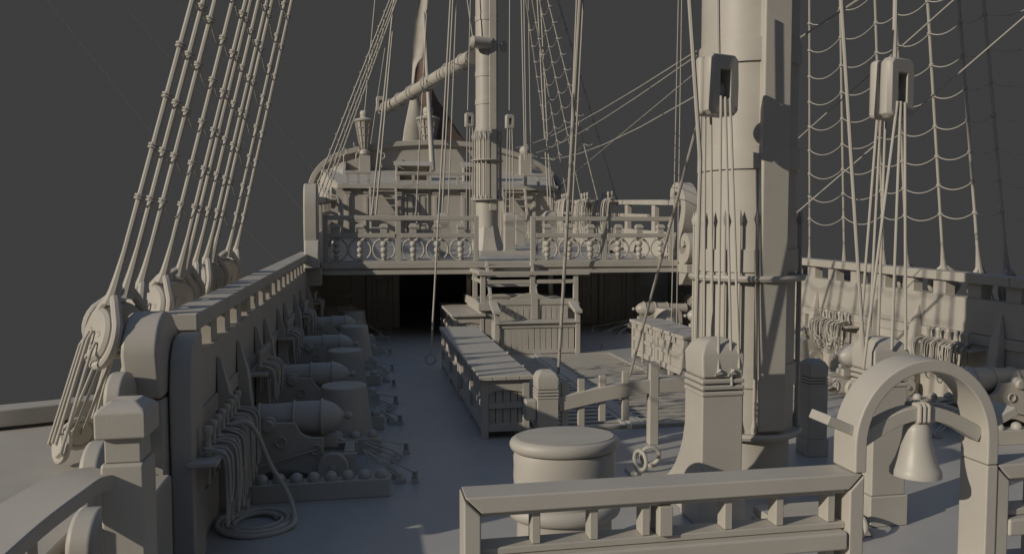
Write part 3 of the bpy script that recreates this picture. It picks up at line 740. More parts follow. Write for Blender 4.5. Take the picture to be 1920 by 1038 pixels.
for i, (x, y) in enumerate([(10.3, 12.2), (9.93, 15.2), (10.15, 23.8), (9.28, 26.35)]):
    n_ = ['nearest', 'second', 'fourth', 'fifth'][i]
    for s in (-1, 1):
        tackle(x - .05, y + s * .33, x - .65, y + s * .55, 'gun tackle on the %s side of the %s right cannon' % ('near' if s < 0 else 'far', n_), -1)
        rope((x - 1.3, y + s * .7, .14), (x - .05, y + s * .32, .42), .012, 'thin tackle line on the %s side of the %s right cannon' % ('near' if s < 0 else 'far', n_), 6, grp='thin tackle lines on the right')
for i, (x, y) in enumerate([(8.0, 27.0), (7.02, 22.6)]):
    bollard(x, y, ['small tackle bollard before the farthest right cannon', 'small dark bollard standing alone on the deck right of the bench'][i])

# ================================================================== PIN RACKS AND ROPE HANKS
def pinrack(side, yc, n, dy, zs_, lab, hang, seed):
    rnd = random.Random(seed)
    X = (lambda d: -1.86 + d) if side < 0 else (lambda d: 11.9 - d)
    L = n * dy + .3
    B = thing('pin_rack', lab, 'pin rack', (X(.2), yc, zs_ - .1), 'belaying pin racks')
    MB().box(X(0), X(.31), yc - L / 2, yc + L / 2, zs_ - .05, zs_).build('shelf', 'timber', B, .012)
    base = None
    for k in range(n):
        y = yc + (k - (n - 1) / 2) * dy; x = X(.17)
        if base is None:
            o = base = MB().lathe([(.0, -.32), (.02, -.3), (.02, 0), (.045, .005), (.045, .04), (.032, .1), (.03, .2), (.045, .25), (.052, .29), (.038, .32), (0, .33)], (x, y, zs_), n=14).build('belaying_pin', 'timber', B)
        else:
            o = base.copy(); COL.objects.link(o); o.parent = B; o.location = (0, dy * k, 0)
    for k in range(n):
        y = yc + (k - (n - 1) / 2) * dy
        m = MB(); q = (3 if k % 2 else 2) if side < 0 else 4
        for j in range(q):
            Lh = hang * rnd.uniform(.55, 1.0) * (1 - .1 * j); w = (rnd.uniform(.05, .09) if side < 0 else rnd.uniform(.07, .12)) + .012 * j; oy = rnd.uniform(-.04, .04); ox = .31 + .035 + .03 * j
            zt = zs_ + .035 + .02 * j
            pts = [(X(.13), y - w * .4, zt - .01), (X(.25), y - w * .8 + oy, zt + .015), (X(ox), y - w + oy, zt - .06), (X(ox + .02), y - w + oy, zt - Lh * .55),
                   (X(ox + .01), y - w * .7 + oy, zt - Lh * .92), (X(ox), y + oy, zt - Lh), (X(ox + .01), y + w * .7 + oy, zt - Lh * .92),
                   (X(ox + .02), y + w + oy, zt - Lh * .55), (X(ox), y + w + oy, zt - .07), (X(.24), y + w * .8 + oy, zt + .01), (X(.12), y + w * .4, zt - .015)]
            m.tube(cr(pts, 4), .0165 if side < 0 else .0125, 7)
        m.ring((X(.17), y, zs_ + .05), .05, .018, (0, 0, 1), 14, 6); m.ring((X(.17), y, zs_ + .08), .048, .018, (0.2, 0.1, 1), 14, 6)
        o = m.build('rope_hank', 'rope')
        tag(o, '%s rope hank on the %s' % (ORD[k].capitalize(), lab[0].lower() + lab[1:]), 'rope hank', 'rope hanks hung on the pin racks')
for i, (y, n) in enumerate([(9.5, 8), (13.1, 5), (17.3, 5), (21.7, 5), (25.7, 5)]):
    pinrack(-1, y, n, .27 if i == 0 else .25, 1.16 if i == 0 else 1.36, '%s pin rack from the camera on the left bulwark' % ORD[i].capitalize(), 1.0 if i == 0 else .72, 10 + i)
for i, (y, n) in enumerate([(10.2, 5), (13.95, 5), (17.95, 5), (21.6, 5), (25.9, 6)]):
    pinrack(1, y, n, .27, 1.24, '%s pin rack from the camera on the right bulwark' % ORD[i].capitalize(), .8, 30 + i)
# coil on deck
m = MB(); cx_, cy_ = -1.36, 9.62; pts = []
for i in range(116):
    a = .3 + 2 * PI * i / 30; r = .24 + .235 * i / 115; pts.append((cx_ + r * math.cos(a), cy_ + r * math.sin(a) * 1.0, .035 + .012 * math.sin(a * 1.5)))
a = .3 + 2 * PI * 99 / 30
end = Vector(pts[-1])
pts += [Vector(p) for p in cr([pts[-1], (-.90, 9.45, .08), (-1.0, 9.75, .3), (-1.2, 9.7, .7), (-1.33, 9.6, 1.1), (-1.45, 9.55, 1.27), (-1.62, 9.5, 1.26)], 6)[1:]]
m.tube(pts, .029, 9)
tag(m.build('rope_coil', 'rope'), 'thick rope coiled in rings on the deck under the nearest left pin rack', 'rope coil')
o = MB().box(-1.7, -1.52, 10.0, 10.25, 0, .12).build('deck_cleat', 'timber', None, .015); tag(o, 'small block cleat on the deck beneath the nearest left pin rack', 'cleat')

# ================================================================== CHESTS
def chest(x, y, W, L, H, lab, xs=1):
    """long axis along y"""
    B = thing('deck_chest', lab, 'chest', (x + W / 2, y + L / 2, 0), 'planked deck chests')
    t = .12
    for px in (x, x + W - t):
        for py in (y, y + L / 2 - t / 2, y + L - t):
            MB().box(px, px + t, py, py + t, 0, H - .09).build('leg', 'timber', B, .01)
    m = MB(); g = .014
    for (a, b, axx, ed) in ((y + t, y + L - t, 'y', x + .06), (y + t, y + L - t, 'y', x + W - .1)):
        m = MB(); q = a
        while q < b - .02:
            e = min(q + .165, b); m.box(ed, ed + .04, q + g / 2, e - g / 2, .14, H - .1); q = e
        m.build('side_planks', 'timber', B, .006)
    m = MB()
    for ed in (y + .06, y + L - .1):
        m = MB(); q = x + t
        while q < x + W - t - .02:
            e = min(q + .13, x + W - t); m.box(q + g / 2, e - g / 2, ed, ed + .04, .14, H - .1); q = e
        m.build('end_planks', 'timber', B, .006)
    MB().box(x + .11, x + W - .11, y + .11, y + L - .11, .16, H - .1).build('leak_block', 'timber', B)  # unseen box added inside to stop light leaking between the planks
    for z0, z1 in ((.12, .26), (.52, .62), (H - .26, H - .09)):
        m = MB(); m.box(x + .01, x + .09, y + t, y + L / 2 - t / 2, z0, z1); m.box(x + .01, x + .09, y + L / 2 + t / 2, y + L - t, z0, z1)
        m.box(x + W - .09, x + W - .01, y + t, y + L - t, z0, z1)
        m.box(x + t, x + W - t, y + .015, y + .09, z0, z1); m.box(x + t, x + W - t, y + L - .09, y + L - .015, z0, z1)
        m.build('side_rail', 'timber', B, .008)
    # arched apron under the lid at the ends
    pts = [(x + t + (W - 2 * t) * i / 10, H - .26 - .05 * (1 - math.sin(PI * i / 10))) for i in range(11)] + [(x + W - t, H - .25), (x + t, H - .25)]
    MB().prism(pts, 'y', y + .012, y + .08).build('apron', 'timber', B)
    m = MB(); o_ = .05
    for a, b in ((y - o_, y + L * .5 - .004), (y + L * .5 + .004, y + L + o_)): m.box(x - o_, x + W + o_, a, b, H - .085, H)
    m.build('lid', 'timber', B, .012)
    m = MB(); wv = (W + 2 * o_)
    for k in range(4):
        a = x - o_ + wv * k / 4; m.box(a + .006, a + wv / 4 - .006, y - o_ - .018, y - o_ - .001, H - .075, H - .015)
    m.build('lid_edge', 'timber', B, .005)
    for py in (y + L * .25, y + L * .75):
        m = MB(); m.box(x - o_ - .02, x - o_ - .002, py - .04, py + .04, H - .17, H - .02); m.ring((x - o_ - .025, py, H - .19), .03, .008, (1, 0, 0), 12, 5); m.build('hasp', 'iron', B)
        m = MB(); m.ball((x + W + o_ + .01, py, H - .0), .03, 10); m.build('hinge', 'iron', B)
    return B
chest(1.88, 12.95, .84, 3.3, 1.1, 'nearest planked deck chest, end panel half in shadow, behind the round drum')
chest(1.86, 16.33, .86, 3.75, 1.1, 'middle planked deck chest directly behind the nearest one in the left row')
chest(2.5, 23.2, .95, 4.2, 1.1, 'farthest deck chest of the left row, beside the stair enclosure')
chest(7.36, 17.25, .84, 1.85, 1.1, 'nearer planked deck chest right of the hatch grating, behind the big bitt post')
chest(7.38, 19.2, .84, 1.8, 1.1, 'farther planked deck chest right of the hatch grating')

# bench
B = thing('bench', 'planked bench with sloping arm rests and high back facing the hatch grating', 'bench', (4.87, 22.4, 0))
x0, x1, y0, y1 = 3.58, 6.15, 22.0, 22.78
m = MB(); q = x0 + .17
while q < x1 - .2: m.box(q + .008, q + .16, y0 + .07, y0 + .11, .14, .78); q += .172
m.build('front_planks', 'timber', B, .006)
MB().box(x0 + .14, x1 - .14, y0 + .04, y0 + .1, .02, .14).build('plinth', 'timber', B, .008)
MB().box(x0 + .14, x1 - .14, y0 + .04, y0 + .1, .78, .9).build('front_rail', 'timber', B, .008)
MB().box(x0 + .02, x1 - .02, y0 - .03, y1 - .1, .91, .965).build('seat', 'timber', B, .012)
for x in (x0, x1 - .14):
    MB().box(x, x + .14, y0, y0 + .14, 0, 1.2).build('arm_post', 'timber', B, .012)
    MB().prism([(y0 - .08, 1.2), (y0 - .08, 1.3), (y0 + .1, 1.33), (y1, 1.55), (y1, 1.46), (y0 + .1, 1.22)], 'x', x - .05, x + .18).build('arm_rest', 'timber', B, .012)
    MB().box(x + .02, x + .12, y0 + .14, y1 - .05, .02, .9).build('side_panel', 'timber', B, .008)
m = MB(); q = x0 + .14
while q < x1 - .2: m.box(q + .008, q + .16, y1 - .1, y1 - .05, .966, 1.4); q += .172
m.build('back_planks', 'timber', B, .006)
MB().box(x0, x1, y1 - .13, y1 - .02, 1.4, 1.57).build('back_rail', 'timber', B, .012)
MB().box(x0 + 1.22, x0 + 1.42, y1 - .16, y1 - .135, .97, 1.75).build('back_post', 'timber', B, .008)

# stair enclosure behind the bench
B = thing('stair_enclosure', 'railed hatch enclosure with wavy crest board behind the bench', 'hatch enclosure', (4.87, 25, 0))
x0, x1, y0, y1 = 3.34, 6.42, 23.1, 26.8
MB().box(x0, x1, y0 + .12, y1, 0, 1.4).build('cabin', 'timber', B, .02)
cr_ = [(x0, 1.2)] + [(x0 + (x1 - x0) * i / 24, 1.38 + .3 * (math.sin(PI * i / 24) ** 2) + .04 * math.cos(4 * PI * i / 24)) for i in range(25)] + [(x1, 1.2)]
MB().prism(cr_, 'y', y0, y0 + .1).build('crest_board', 'timber', B, .01)
MB().prism([(y0, 1.2), (y0, 1.42), (y0 + .8, 1.5), (y1, 1.45), (y1, 1.2)], 'x', x0 - .08, x0 - .002).build('side_board', 'timber', B, .01)
zt = 2.38
for (x, y) in ((x0, y0), ((x0 + x1) / 2, y0), (x1 - .16, y0), (x0, y0 + 1.75), (x0, y1 - .3), (x1 - .16, y1 - .3)):
    MB().box(x + .01, x + .16, y + .11, y + .25, 1.402, zt - .12).build('rail_post', 'timber', B, .01)
MB().box(x0 - .06, x1 + .35, y0 + .06, y0 + .28, zt - .12, zt).build('top_rail', 'timber', B, .012)
MB().box(x0 + .16, x1 - .16, y0 + .14, y0 + .2, 2.0, 2.12).build('middle_rail', 'timber', B, .01)
MB().box(x0 - .03, x0 + .2, y0 + .285, y1, zt - .1, zt + .02).build('top_rail', 'timber', B, .012)
MB().box(x0 + .05, x0 + .11, y0 + .26, y1, 2.0, 2.12).build('middle_rail', 'timber', B, .01)
MB().box(5.5, 5.9, 24.2, 24.6, 1.41, 1.48).build('hatch_lid', 'timber', B, .01)
def ladder(x0, x1, ya, za, yb, zb, n, lab, w=.1):
    B = thing('ladder', lab, 'ladder', ((x0 + x1) / 2, ya, za), 'ship ladders')
    for x in (x0, x1): MB().bar((x, ya, za), (x, yb, zb), w * .9, w * 1.6).build('stringer', 'timber', B, .01)
    for k in range(n):
        t = (k + .5) / n; y = ya + (yb - ya) * t; z = za + (zb - za) * t
        MB().box(x0 - .08, x1 + .08, y - .11, y + .11, z - .035, z + .035).build('tread', 'timber', B, .008)
ladder(3.85, 5.35, 24.4, 1.41, 25.3, 2.6, 4, 'leaning ladder inside the railed enclosure under the quarterdeck edge')

# gratings
def grating(x0, x1, y0, y1, lab):
    B = thing('hatch_grating', lab, 'grating', ((x0 + x1) / 2, (y0 + y1) / 2, 0), 'hatch gratings')
    m = MB(); y = y0 + .05
    while y < y1 - .1:
        m.box(x0 + .1, x1 - .1, y, y + .15, .02, .05); y += .30
    m.build('slats', 'timber', B)
    m = MB(); x = x0 + .35
    while x < x1 - .2: m.box(x, x + .08, y0, y1, -.32, -.26); x += .34
    m.build('cross_battens', 'timber', B)
    m = MB(); m.box(x0, x0 + .1, y0, y1, -.08, .06); m.box(x1 - .1, x1, y0, y1, -.08, .06)
    m.box(x0 + .1, x1 - .1, y0 - .0, y0 + .05, -.08, .06); m.box(x0 + .1, x1 - .1, y1 - .1, y1, -.08, .06); m.build('frame', 'timber', B, .01)
grating(2.93, 4.66, 13.25, 17.5, 'near left hatch grating of open slats beside the nearest chest')
grating(2.93, 4.66, 17.6, 21.65, 'far left hatch grating in front of the bench')
grating(4.90, 6.98, 13.25, 17.5, 'near right hatch grating of open slats behind the curved beam')
grating(4.90, 6.98, 17.6, 21.65, 'far right hatch grating with sunlit slats before the bench')
o = MB().box(4.67, 4.89, 13.2, 21.7, -.08, .075).build('hatch_coaming', 'timber', None, .015); tag(o, 'pale lengthwise coaming beam between the left and right hatch gratings', 'coaming')

# ================================================================== QUARTERDECK FRONT
EY = 25.5
B = thing('quarterdeck_beam', 'long moulded beam along the front edge of the quarterdeck', 'beam', (4.6, EY, 2.2))
MB().box(-1.5, 10.62, EY - .1, EY + .1, 2.40, 2.62).build('upper_moulding', 'timber', B, .03)
MB().box(-1.5, 10.62, EY - .03, EY + .2, 2.34, 2.398).build('middle_moulding', 'timber', B)
MB().box(-1.5, 10.62, EY - .08, EY + .14, 2.20, 2.338).build('lower_moulding', 'timber', B, .02)
def balustrade(x0, x1, mid, cxs, lab, mitre):
    B = thing('balustrade', lab, 'balustrade', ((x0 + x1) / 2, EY, 2.62), 'quarterdeck balustrades')
    zt = 4.12; t = .16; y0, y1 = EY - .06, EY + .1
    MB().box(x0 + t if mitre == 'r' or 1 else x0, x1 - t, y0, y1, zt - .15, zt).build('top_rail', 'timber', B, .015)
    for x in (x0, x1 - t): MB().box(x, x + t - .004, y0 - .004, y1 + .004, 2.62, zt + .003).build('end_post', 'timber', B, .012)
    MB().box(mid - .09, mid + .09, y0 + .02, y1 - .02, 2.62, zt - .152).build('middle_post', 'timber', B, .012)
    for a, b in ((x0 + t, mid - .09), (mid + .09, x1 - t)): 
        MB().box(a, b, y0, y1, 3.40, 3.55).build('lower_rail', 'timber', B, .02)
        MB().box(a, b, y0 + .02, y1 - .02, 2.622, 2.66).build('sill', 'timber', B, .01)
    for c in cxs:
        G_ = MB().ring((c, EY + .01, 3.02), .355, .035, (0, 1, 0), 36, 8).build('ring', 'timber', B)
        m = MB()
        for z, r in ((3.2, .115), (3.0, .115), (2.82, .1)): m.ball((c, EY - .0, z), r, 18)
        m.lathe([(.0, 0), (.05, .03), (.07, .12), (.02, .16)], (c, EY, 2.64), n=12); m.build('bead_drop', 'timber', B)
        m = MB()
        for s in (-1, 1):
            m.tube(cr([(c, EY, 3.31), (c + s * .08, EY - .03, 3.33), (c + s * .17, EY - .04, 3.38)], 3), [.02] * 3 + [.04] * 3 + [.008], 6)
        m.build('leaf', 'timber', B)
        m = MB(); m.box(c - .11, c + .11, EY - .05, EY + .09, 3.552, 3.72); m.add([(c - .14, EY - .08, 3.72), (c + .14, EY - .08, 3.72), (c + .14, EY + .12, 3.72), (c - .14, EY + .12, 3.72),
              (c - .14, EY - .08, 3.8), (c + .14, EY - .08, 3.8), (c + .14, EY + .12, 3.8), (c - .14, EY + .12, 3.8), (c - .08, EY - .03, 3.86), (c + .08, EY - .03, 3.86), (c + .08, EY + .07, 3.86), (c - .08, EY + .07, 3.86)],
              [(0, 1, 5, 4), (1, 2, 6, 5), (2, 3, 7, 6), (3, 0, 4, 7), (4, 5, 9, 8), (5, 6, 10, 9), (6, 7, 11, 10), (7, 4, 8, 11), (8, 9, 10, 11), (3, 2, 1, 0)])
        m.build('knob', 'timber', B, .01)
gx = lambda u: atY(u, 470, EY).x
balustrade(-1.42, 3.61, gx(747), [gx(u) for u in (631, 675, 720, 775, 820, 864)], 'ornate balustrade of rings and beads left of the quarterdeck opening', 'r')
balustrade(5.38, 10.44, gx(1133), [gx(u) for u in (1026, 1067, 1107, 1159, 1198, 1238)], 'ornate balustrade of rings and beads right of the quarterdeck opening', 'l')
# S scrolls
sp = [(25.75, 4.62), (26.05, 4.72), (26.1, 5.0), (25.75, 5.17), (25.3, 5.0), (25.05, 4.5), (25.2, 3.9), (25.5, 3.4), (25.55, 2.95), (25.2, 2.66), (24.75, 2.78), (24.62, 3.15), (24.85, 3.42), (25.1, 3.3), (25.05, 3.1)]
sp2 = [p.to_2d() for p in cr([(a, b, 0) for a, b in sp], 4)]
def scr(x0, x1, lab, bx):
    B = thing('scroll_bracket', lab, 'scroll', ((x0 + x1) / 2, 25.3, 1.9), 'scroll brackets at the quarterdeck corners')
    n = len(sp2); th = [.22 + .16 * math.sin(PI * i / (n - 1)) for i in range(n)]
    MB().strip(sp2, th, 'x', x0, x1).build('scroll', 'timber', B, .05)
    MB().box(x0 - .05, x1 + .05, 24.6, 25.38, 2.2, 2.5).build('plinth', 'timber', B, .03)
    MB().prism([(24.7, 2.2), (25.38, 2.2), (25.38, 1.75), (25.1, 1.8)], 'x', x0, x1).build('corbel', 'timber', B, .02)
scr(10.62, 11.1, 'S-shaped scroll bracket at the right end of the quarterdeck balustrade', 1)
B = thing('scroll_bracket', 'tall rounded slab scroll at the left end of the quarterdeck balustrade', 'scroll', (-1.7, 25.2, 2.6), 'scroll brackets at the quarterdeck corners')
pr = [(25.0, 2.5)] + [(25.0 - .1 * math.sin(PI * i / 8), 2.9 + .25 * i) for i in range(8)] + [(25.05, 4.95), (25.25, 5.12), (25.6, 5.1), (25.75, 4.9), (25.8, 2.5)]
MB().prism(pr, 'x', -1.98, -1.55).build('scroll', 'timber', B, .06)
MB().prism([(24.6, 2.45), (24.6, 2.9), (24.95, 3.35), (25.4, 3.4), (25.4, 2.45)], 'x', -1.95, -1.5).build('foot', 'timber', B, .05)
MB().box(-1.95, -1.45, 24.9, 25.38, 1.9, 2.44).build('plinth', 'timber', B, .02)

# bulkhead under the quarterdeck
def panel(m, x0, x1, z0, z1, y, t=.05, w=.07):
    m.box(x0, x1, y - t, y - .002, z0, z0 + w); m.box(x0, x1, y - t, y - .002, z1 - w, z1)
    m.box(x0, x0 + w, y - t, y - .002, z0 + w, z1 - w); m.box(x1 - w, x1, y - t, y - .002, z0 + w, z1 - w)
    m.box(x0 + w * 2.2, x1 - w * 2.2, y - t * .8, y - .002, z0 + w * 2.2, z1 - w * 2.2)
def bulkhead(x0, x1, panels, doors, lab, y=29.5, z1=2.5):
    B = thing('bulkhead', lab, 'bulkhead wall', ((x0 + x1) / 2, y, 0), 'panelled bulkheads')
    MB().box(x0, x1, y, y + .15, 0, z1).build('wall', 'timber', B)
    for (a, b, c, d) in panels: m = MB(); panel(m, a, b, c, d, y); m.build('panel', 'timber', B, .01)
    for (a, b) in doors:
        m = MB(); panel(m, a + .1, b - .1, .95, 1.95, y - .052); panel(m, a + .1, b - .1, .12, .85, y - .052); m.box(a, b, y - .05, y - .002, .03, 2.1)
        D = m.build('door', 'timber', B, .008)
        MB().ball((b - .09, y - .13, .95), .04, 10).build('handle', 'iron', D)
        m = MB(); m.box(a - .12, a - .01, y - .1, y - .002, 0, 2.2); m.box(b + .01, b + .12, y - .1, y - .002, 0, 2.2); m.box(a - .12, b + .12, y - .1, y - .002, 2.205, 2.3); m.build('door_frame', 'timber', B, .01)
bulkhead(-1.9, 1.15, [(-1.7, -.55, 1.3, 2.2), (-1.7, -.55, .15, 1.2)], [(.05, .9)], 'dark panelled bulkhead with a door under the left half of the quarterdeck')
bulkhead(8.2, 11.9, [(10.5, 11.7, 1.3, 2.2), (10.5, 11.7, .15, 1.2), (8.3, 8.75, 1.3, 2.2), (8.3, 8.75, .15, 1.2)], [(9.1, 10.1)], 'panelled bulkhead behind the far right cannon, its foot in sunlight')
m = MB(); m.box(-2.0, -1.9, 26.6, 46, 0, 2.6); m.box(11.93, 12.03, 26.6, 46, 0, 2.6); m.box(-1.9, 11.9, 45, 45.1, 0, 3.0)
tag(m.build('cabin_lining', 'timber'), 'dark inner hull lining of the space under the quarterdeck', 'hull lining')

# quarterdeck fittings
def small_bitt(x, y, w, h, lab): return bitt(x, y, w, h, lab, base_h=.12, z0=qz(y), grp='quarterdeck bitt posts')
p = atZ(957, 476, 2.72); small_bitt(p.x - .22, p.y, .42, 1.62, 'tall light bitt post just right of the distant mast on the quarterdeck')
p = atZ(978, 468, 2.78); small_bitt(p.x - .22, p.y + .3, .42, 1.55, 'dark bitt post behind the tall light one right of the distant mast')
p = atY(831, 440, 29); small_bitt(p.x - .22, p.y, .45, 1.6, 'tall bitt post left of the distant mast behind the left balustrade')
p = atY(1033, 440, 31); small_bitt(p.x - .25, p.y, .5, 1.7, 'bitt post behind the right balustrade next to the hanging hanks')
o = MB().ring(tuple(atZ(938, 467, 2.75) + Vector((0, 0, .12))), .14, .04, (.2, 1, 0), 24, 7).build('ring_bolt', 'iron'); tag(o, 'iron ring standing at the foot of the distant mast', 'ring bolt')
o = MB().box(4.2, 6.4, 29.3, 29.9, qz(29), qz(29) + .16).build('mast_step', 'timber', None, .02); tag(o, 'flat plank step on the quarterdeck in front of the distant mast', 'step')

# quarterdeck side walls and rails
def qside(side):
    X = (lambda d: -1.62 - d) if side < 0 else (lambda d: 10.95 + d)
    nm = 'left' if side < 0 else 'right'
    B = thing('quarterdeck_bulwark', '%s side wall and open rail of the quarterdeck leading to the stern' % nm, 'bulwark', (X(0), 36, 2.6), 'quarterdeck side walls')
    zw = lambda y: 3.55 + (y - 26) * .035; zr = lambda y: 4.72 + (y - 26) * .043
    m = MB(); vs = []; N = 8
    for i in range(N):
        a = 25.8 + 21.4 * i / N; b = 25.8 + 21.4 * (i + 1) / N
        o1 = .0 + .03 * max(0, a - 30); o2 = .0 + .03 * max(0, b - 30)
        m.add([(X(o1), a, 2.3), (X(o1 + .2), a, 2.3), (X(o1 + .2), a, zw(a)), (X(o1), a, zw(a)), (X(o2), b, 2.3), (X(o2 + .2), b, 2.3), (X(o2 + .2), b, zw(b)), (X(o2), b, zw(b))],
              [(0, 1, 2, 3), (4, 5, 6, 7), (0, 1, 5, 4), (1, 2, 6, 5), (2, 3, 7, 6), (3, 0, 4, 7)])
    m.build('wall', 'timber', B)
    for y in (28.6, 32, 35.4, 38.8, 42.2, 45.6):
        o1 = .03 * max(0, y - 30)
        MB().box(X(o1), X(o1 + .2), y, y + .35, zw(y) - .05, zr(y) - .1).build('rail_post', 'timber', B, .015)
    y1 = 47 
    MB().bar((X(.1), 25.9, zr(25.9) - .08), (X(.1), 30, zr(30) - .08), .32, .2).build('top_rail', 'timber', B, .02)
    MB().bar((X(.1), 30, zr(30) - .08), (X(.61), 47, zr(47) - .08), .32, .2).build('top_rail', 'timber', B, .02)
    MB().bar((X(.1), 29.5, zr(29.5) - .62), (X(.61), 47, zr(47) - .75), .16, .14).build('lower_rail', 'timber', B, .02)
qside(-1); qside(1)
# quarterdeck pin hanks
def qhank(side, y, npins, lab, k0, L):
    X = (lambda d: -1.62 + d - .03 * max(0, y - 30)) if side < 0 else (lambda d: 10.95 - d + .03 * max(0, y - 30))
    z = 4.72 + (y - 26) * .043; rnd = random.Random(k0)
    B = thing('pin_rack', lab, 'pin rack', (X(.2), y, z - .15), 'quarterdeck pin racks')
    W = npins * .5 + .3
    MB().box(X(.05), X(.5), y - W / 2, y + W / 2, z - .12, z - .04).build('shelf', 'timber', B, .01)
    for k in range(npins):
        yy = y + (k - (npins - 1) / 2) * .5
        MB().lathe([(.03, -.4), (.03, 0), (.06, .02), (.05, .12), (.04, .2), (.07, .3), (.075, .35), (.04, .42)], (X(.3), yy, z - .03), n=10).build('belaying_pin', 'timber', B)
    m = MB()
    for k in range(npins * 5):
        yy = y - W / 2 + W * rnd.random(); w = rnd.uniform(.08, .25); Lh = L * rnd.uniform(.6, 1.0); zt = z + .06; ox = .5 + .1 * rnd.random()
        pts = [(X(.25), yy - w * .3, zt), (X(ox), yy - w, zt - .12), (X(ox + .08), yy - w, zt - Lh * .6), (X(ox), yy, zt - Lh), (X(ox + .08), yy + w, zt - Lh * .6), (X(ox), yy + w, zt - .12), (X(.25), yy + w * .3, zt)]
        m.tube(cr(pts, 4), .022, 5)
    tag(m.build('rope_hank', 'rope'), 'mass of long rope hanks hanging from the ' + lab[0].lower() + lab[1:], 'rope hank', 'long rope hanks on the quarterdeck')
qhank(-1, 31, 3, 'Nearest pin rack on the left quarterdeck rail', 1, 1.7); qhank(-1, 34.5, 3, 'Middle pin rack on the left quarterdeck rail', 2, 1.8); qhank(-1, 38.5, 3, 'Farthest pin rack on the left quarterdeck rail', 3, 1.8)
qhank(1, 34.2, 4, 'Nearest pin rack on the right quarterdeck rail', 4, 1.9); qhank(1, 38.3, 3, 'Middle pin rack on the right quarterdeck rail', 5, 1.9); qhank(1, 43.0, 3, 'Farthest pin rack on the right quarterdeck rail', 6, 2.2)
# small quarterdeck carronade
B = thing('carronade', 'small carronade on the right quarterdeck glimpsed through the balustrade rings', 'cannon', (9.2, 30.5, qz(30.5)))
zz = qz(30.5)
MB().lathe([(0, 0), (.06, .02), (.06, .1), (.04, .14), (.16, .25), (.17, .9), (.14, 1.5), (.16, 1.55), (0, 1.56)], (8.6, 30.3, zz + .5), (1, .1, .03), n=20).build('barrel', 'iron', B)
MB().box(8.8, 10.1, 30.1, 30.6, zz + .1, zz + .34).build('slide', 'timber', B, .02)
for x in (9, 9.9): MB().lathe([(.12, -.35), (.12, .35)], (x, 30.35, zz + .12), (0, 1, 0), n=16).build('roller', 'timber', B)

# ================================================================== POOP
B = thing('poop_bulkhead', 'sunlit panelled bulkhead with pilasters and door below the poop deck', 'bulkhead wall', (5, 47, 3), 'panelled bulkheads')
y = 47.0; z0, z1 = 3.2, 6.25
MB().box(-2.3, 11.9, y, y + .2, z0, z1).build('wall', 'timber', B)
for x in (-1.3, -.2, 1.75, 3.9, 5.6, 7.3, 8.0, 10.0, 11.1):
    m = MB(); m.box(x, x + .28, y - .12, y - .002, z0, z1 - .3); m.box(x - .06, x + .34, y - .16, y - .002, z1 - .298, z1 - .1); m.box(x + .07, x + .21, y - .15, y - .122, z0 + .5, z1 - .5); m.build('pilaster', 'timber', B, .01)
m = MB(); panel(m, 2.2, 2.85, 4.3, 6.0, y, .08, .09); panel(m, 2.95, 3.6, 4.3, 6.0, y, .08, .09); panel(m, 2.2, 2.85, 3.3, 4.2, y, .08, .09); panel(m, 2.95, 3.6, 3.3, 4.2, y, .08, .09)
D = m.build('door', 'timber', B, .008); MB().ball((2.9, y - .16, 4.25), .06, 10).build('handle', 'iron', D)
B = thing('poop_rail', 'edge beam and open square railing along the front of the poop deck', 'railing', (5, 46.8, 6.3))
MB().box(-1.75, 11.6, y - .35, y - .12, 6.22, 6.5).build('edge_beam', 'timber', B, .03)
for a, b in ((-1.3, .2), (1.67, 7.3), (9.4, 11.3)):
    MB().box(a, b, y - .32, y - .16, 7.08, 7.26).build('top_rail', 'timber', B, .02)
    n = max(2, round((b - a) / .95))
    for k in range(n + 1):
        x = a + .05 + (b - a - .28) * k / n; MB().box(x, x + .18, y - .3, y - .18, 6.502, 7.078).build('rail_post', 'timber', B, .01)
ladder(.15, 1.65, 45.2, qz(45.2), 46.6, 6.3, 7, 'left ladder climbing from the quarterdeck to the poop deck', .14)
ladder(8.05, 9.45, 45.2, qz(45.2), 46.6, 6.3, 7, 'right ladder climbing from the quarterdeck to the poop deck', .14)
# low stern structures on the poop
def poop_seat(x0, x1, y, lab):
    z = 6.45 + (y - 47) * .195
    B = thing('hooded_bench', lab, 'bench', ((x0 + x1) / 2, y, z), 'hooded seats on the poop deck')
    MB().box(x0, x1, y + .5, y + .6, z, z + 1.05).build('back', 'timber', B, .02)
    MB().prism([(y - .05, z + .98), (y + .7, z + 1.28), (y + .7, z + 1.22), (y - .05, z + .91)], 'x', x0 - .1, x1 + .1).build('hood', 'timber', B, .02)
    for x in (x0, x1 - .12): MB().box(x, x + .12, y - .05, y + .499, z, z + .92).build('side', 'timber', B, .02)
    MB().box(x0 + .12, x1 - .12, y, y + .499, z + .35, z + .42).build('seat', 'timber', B, .01)
poop_seat(1.75, 4.0, 49.3, 'hooded seat on the poop deck left of the ensign staff'); poop_seat(6.0, 8.0, 49.3, 'hooded seat on the poop deck partly hidden by the distant mast')
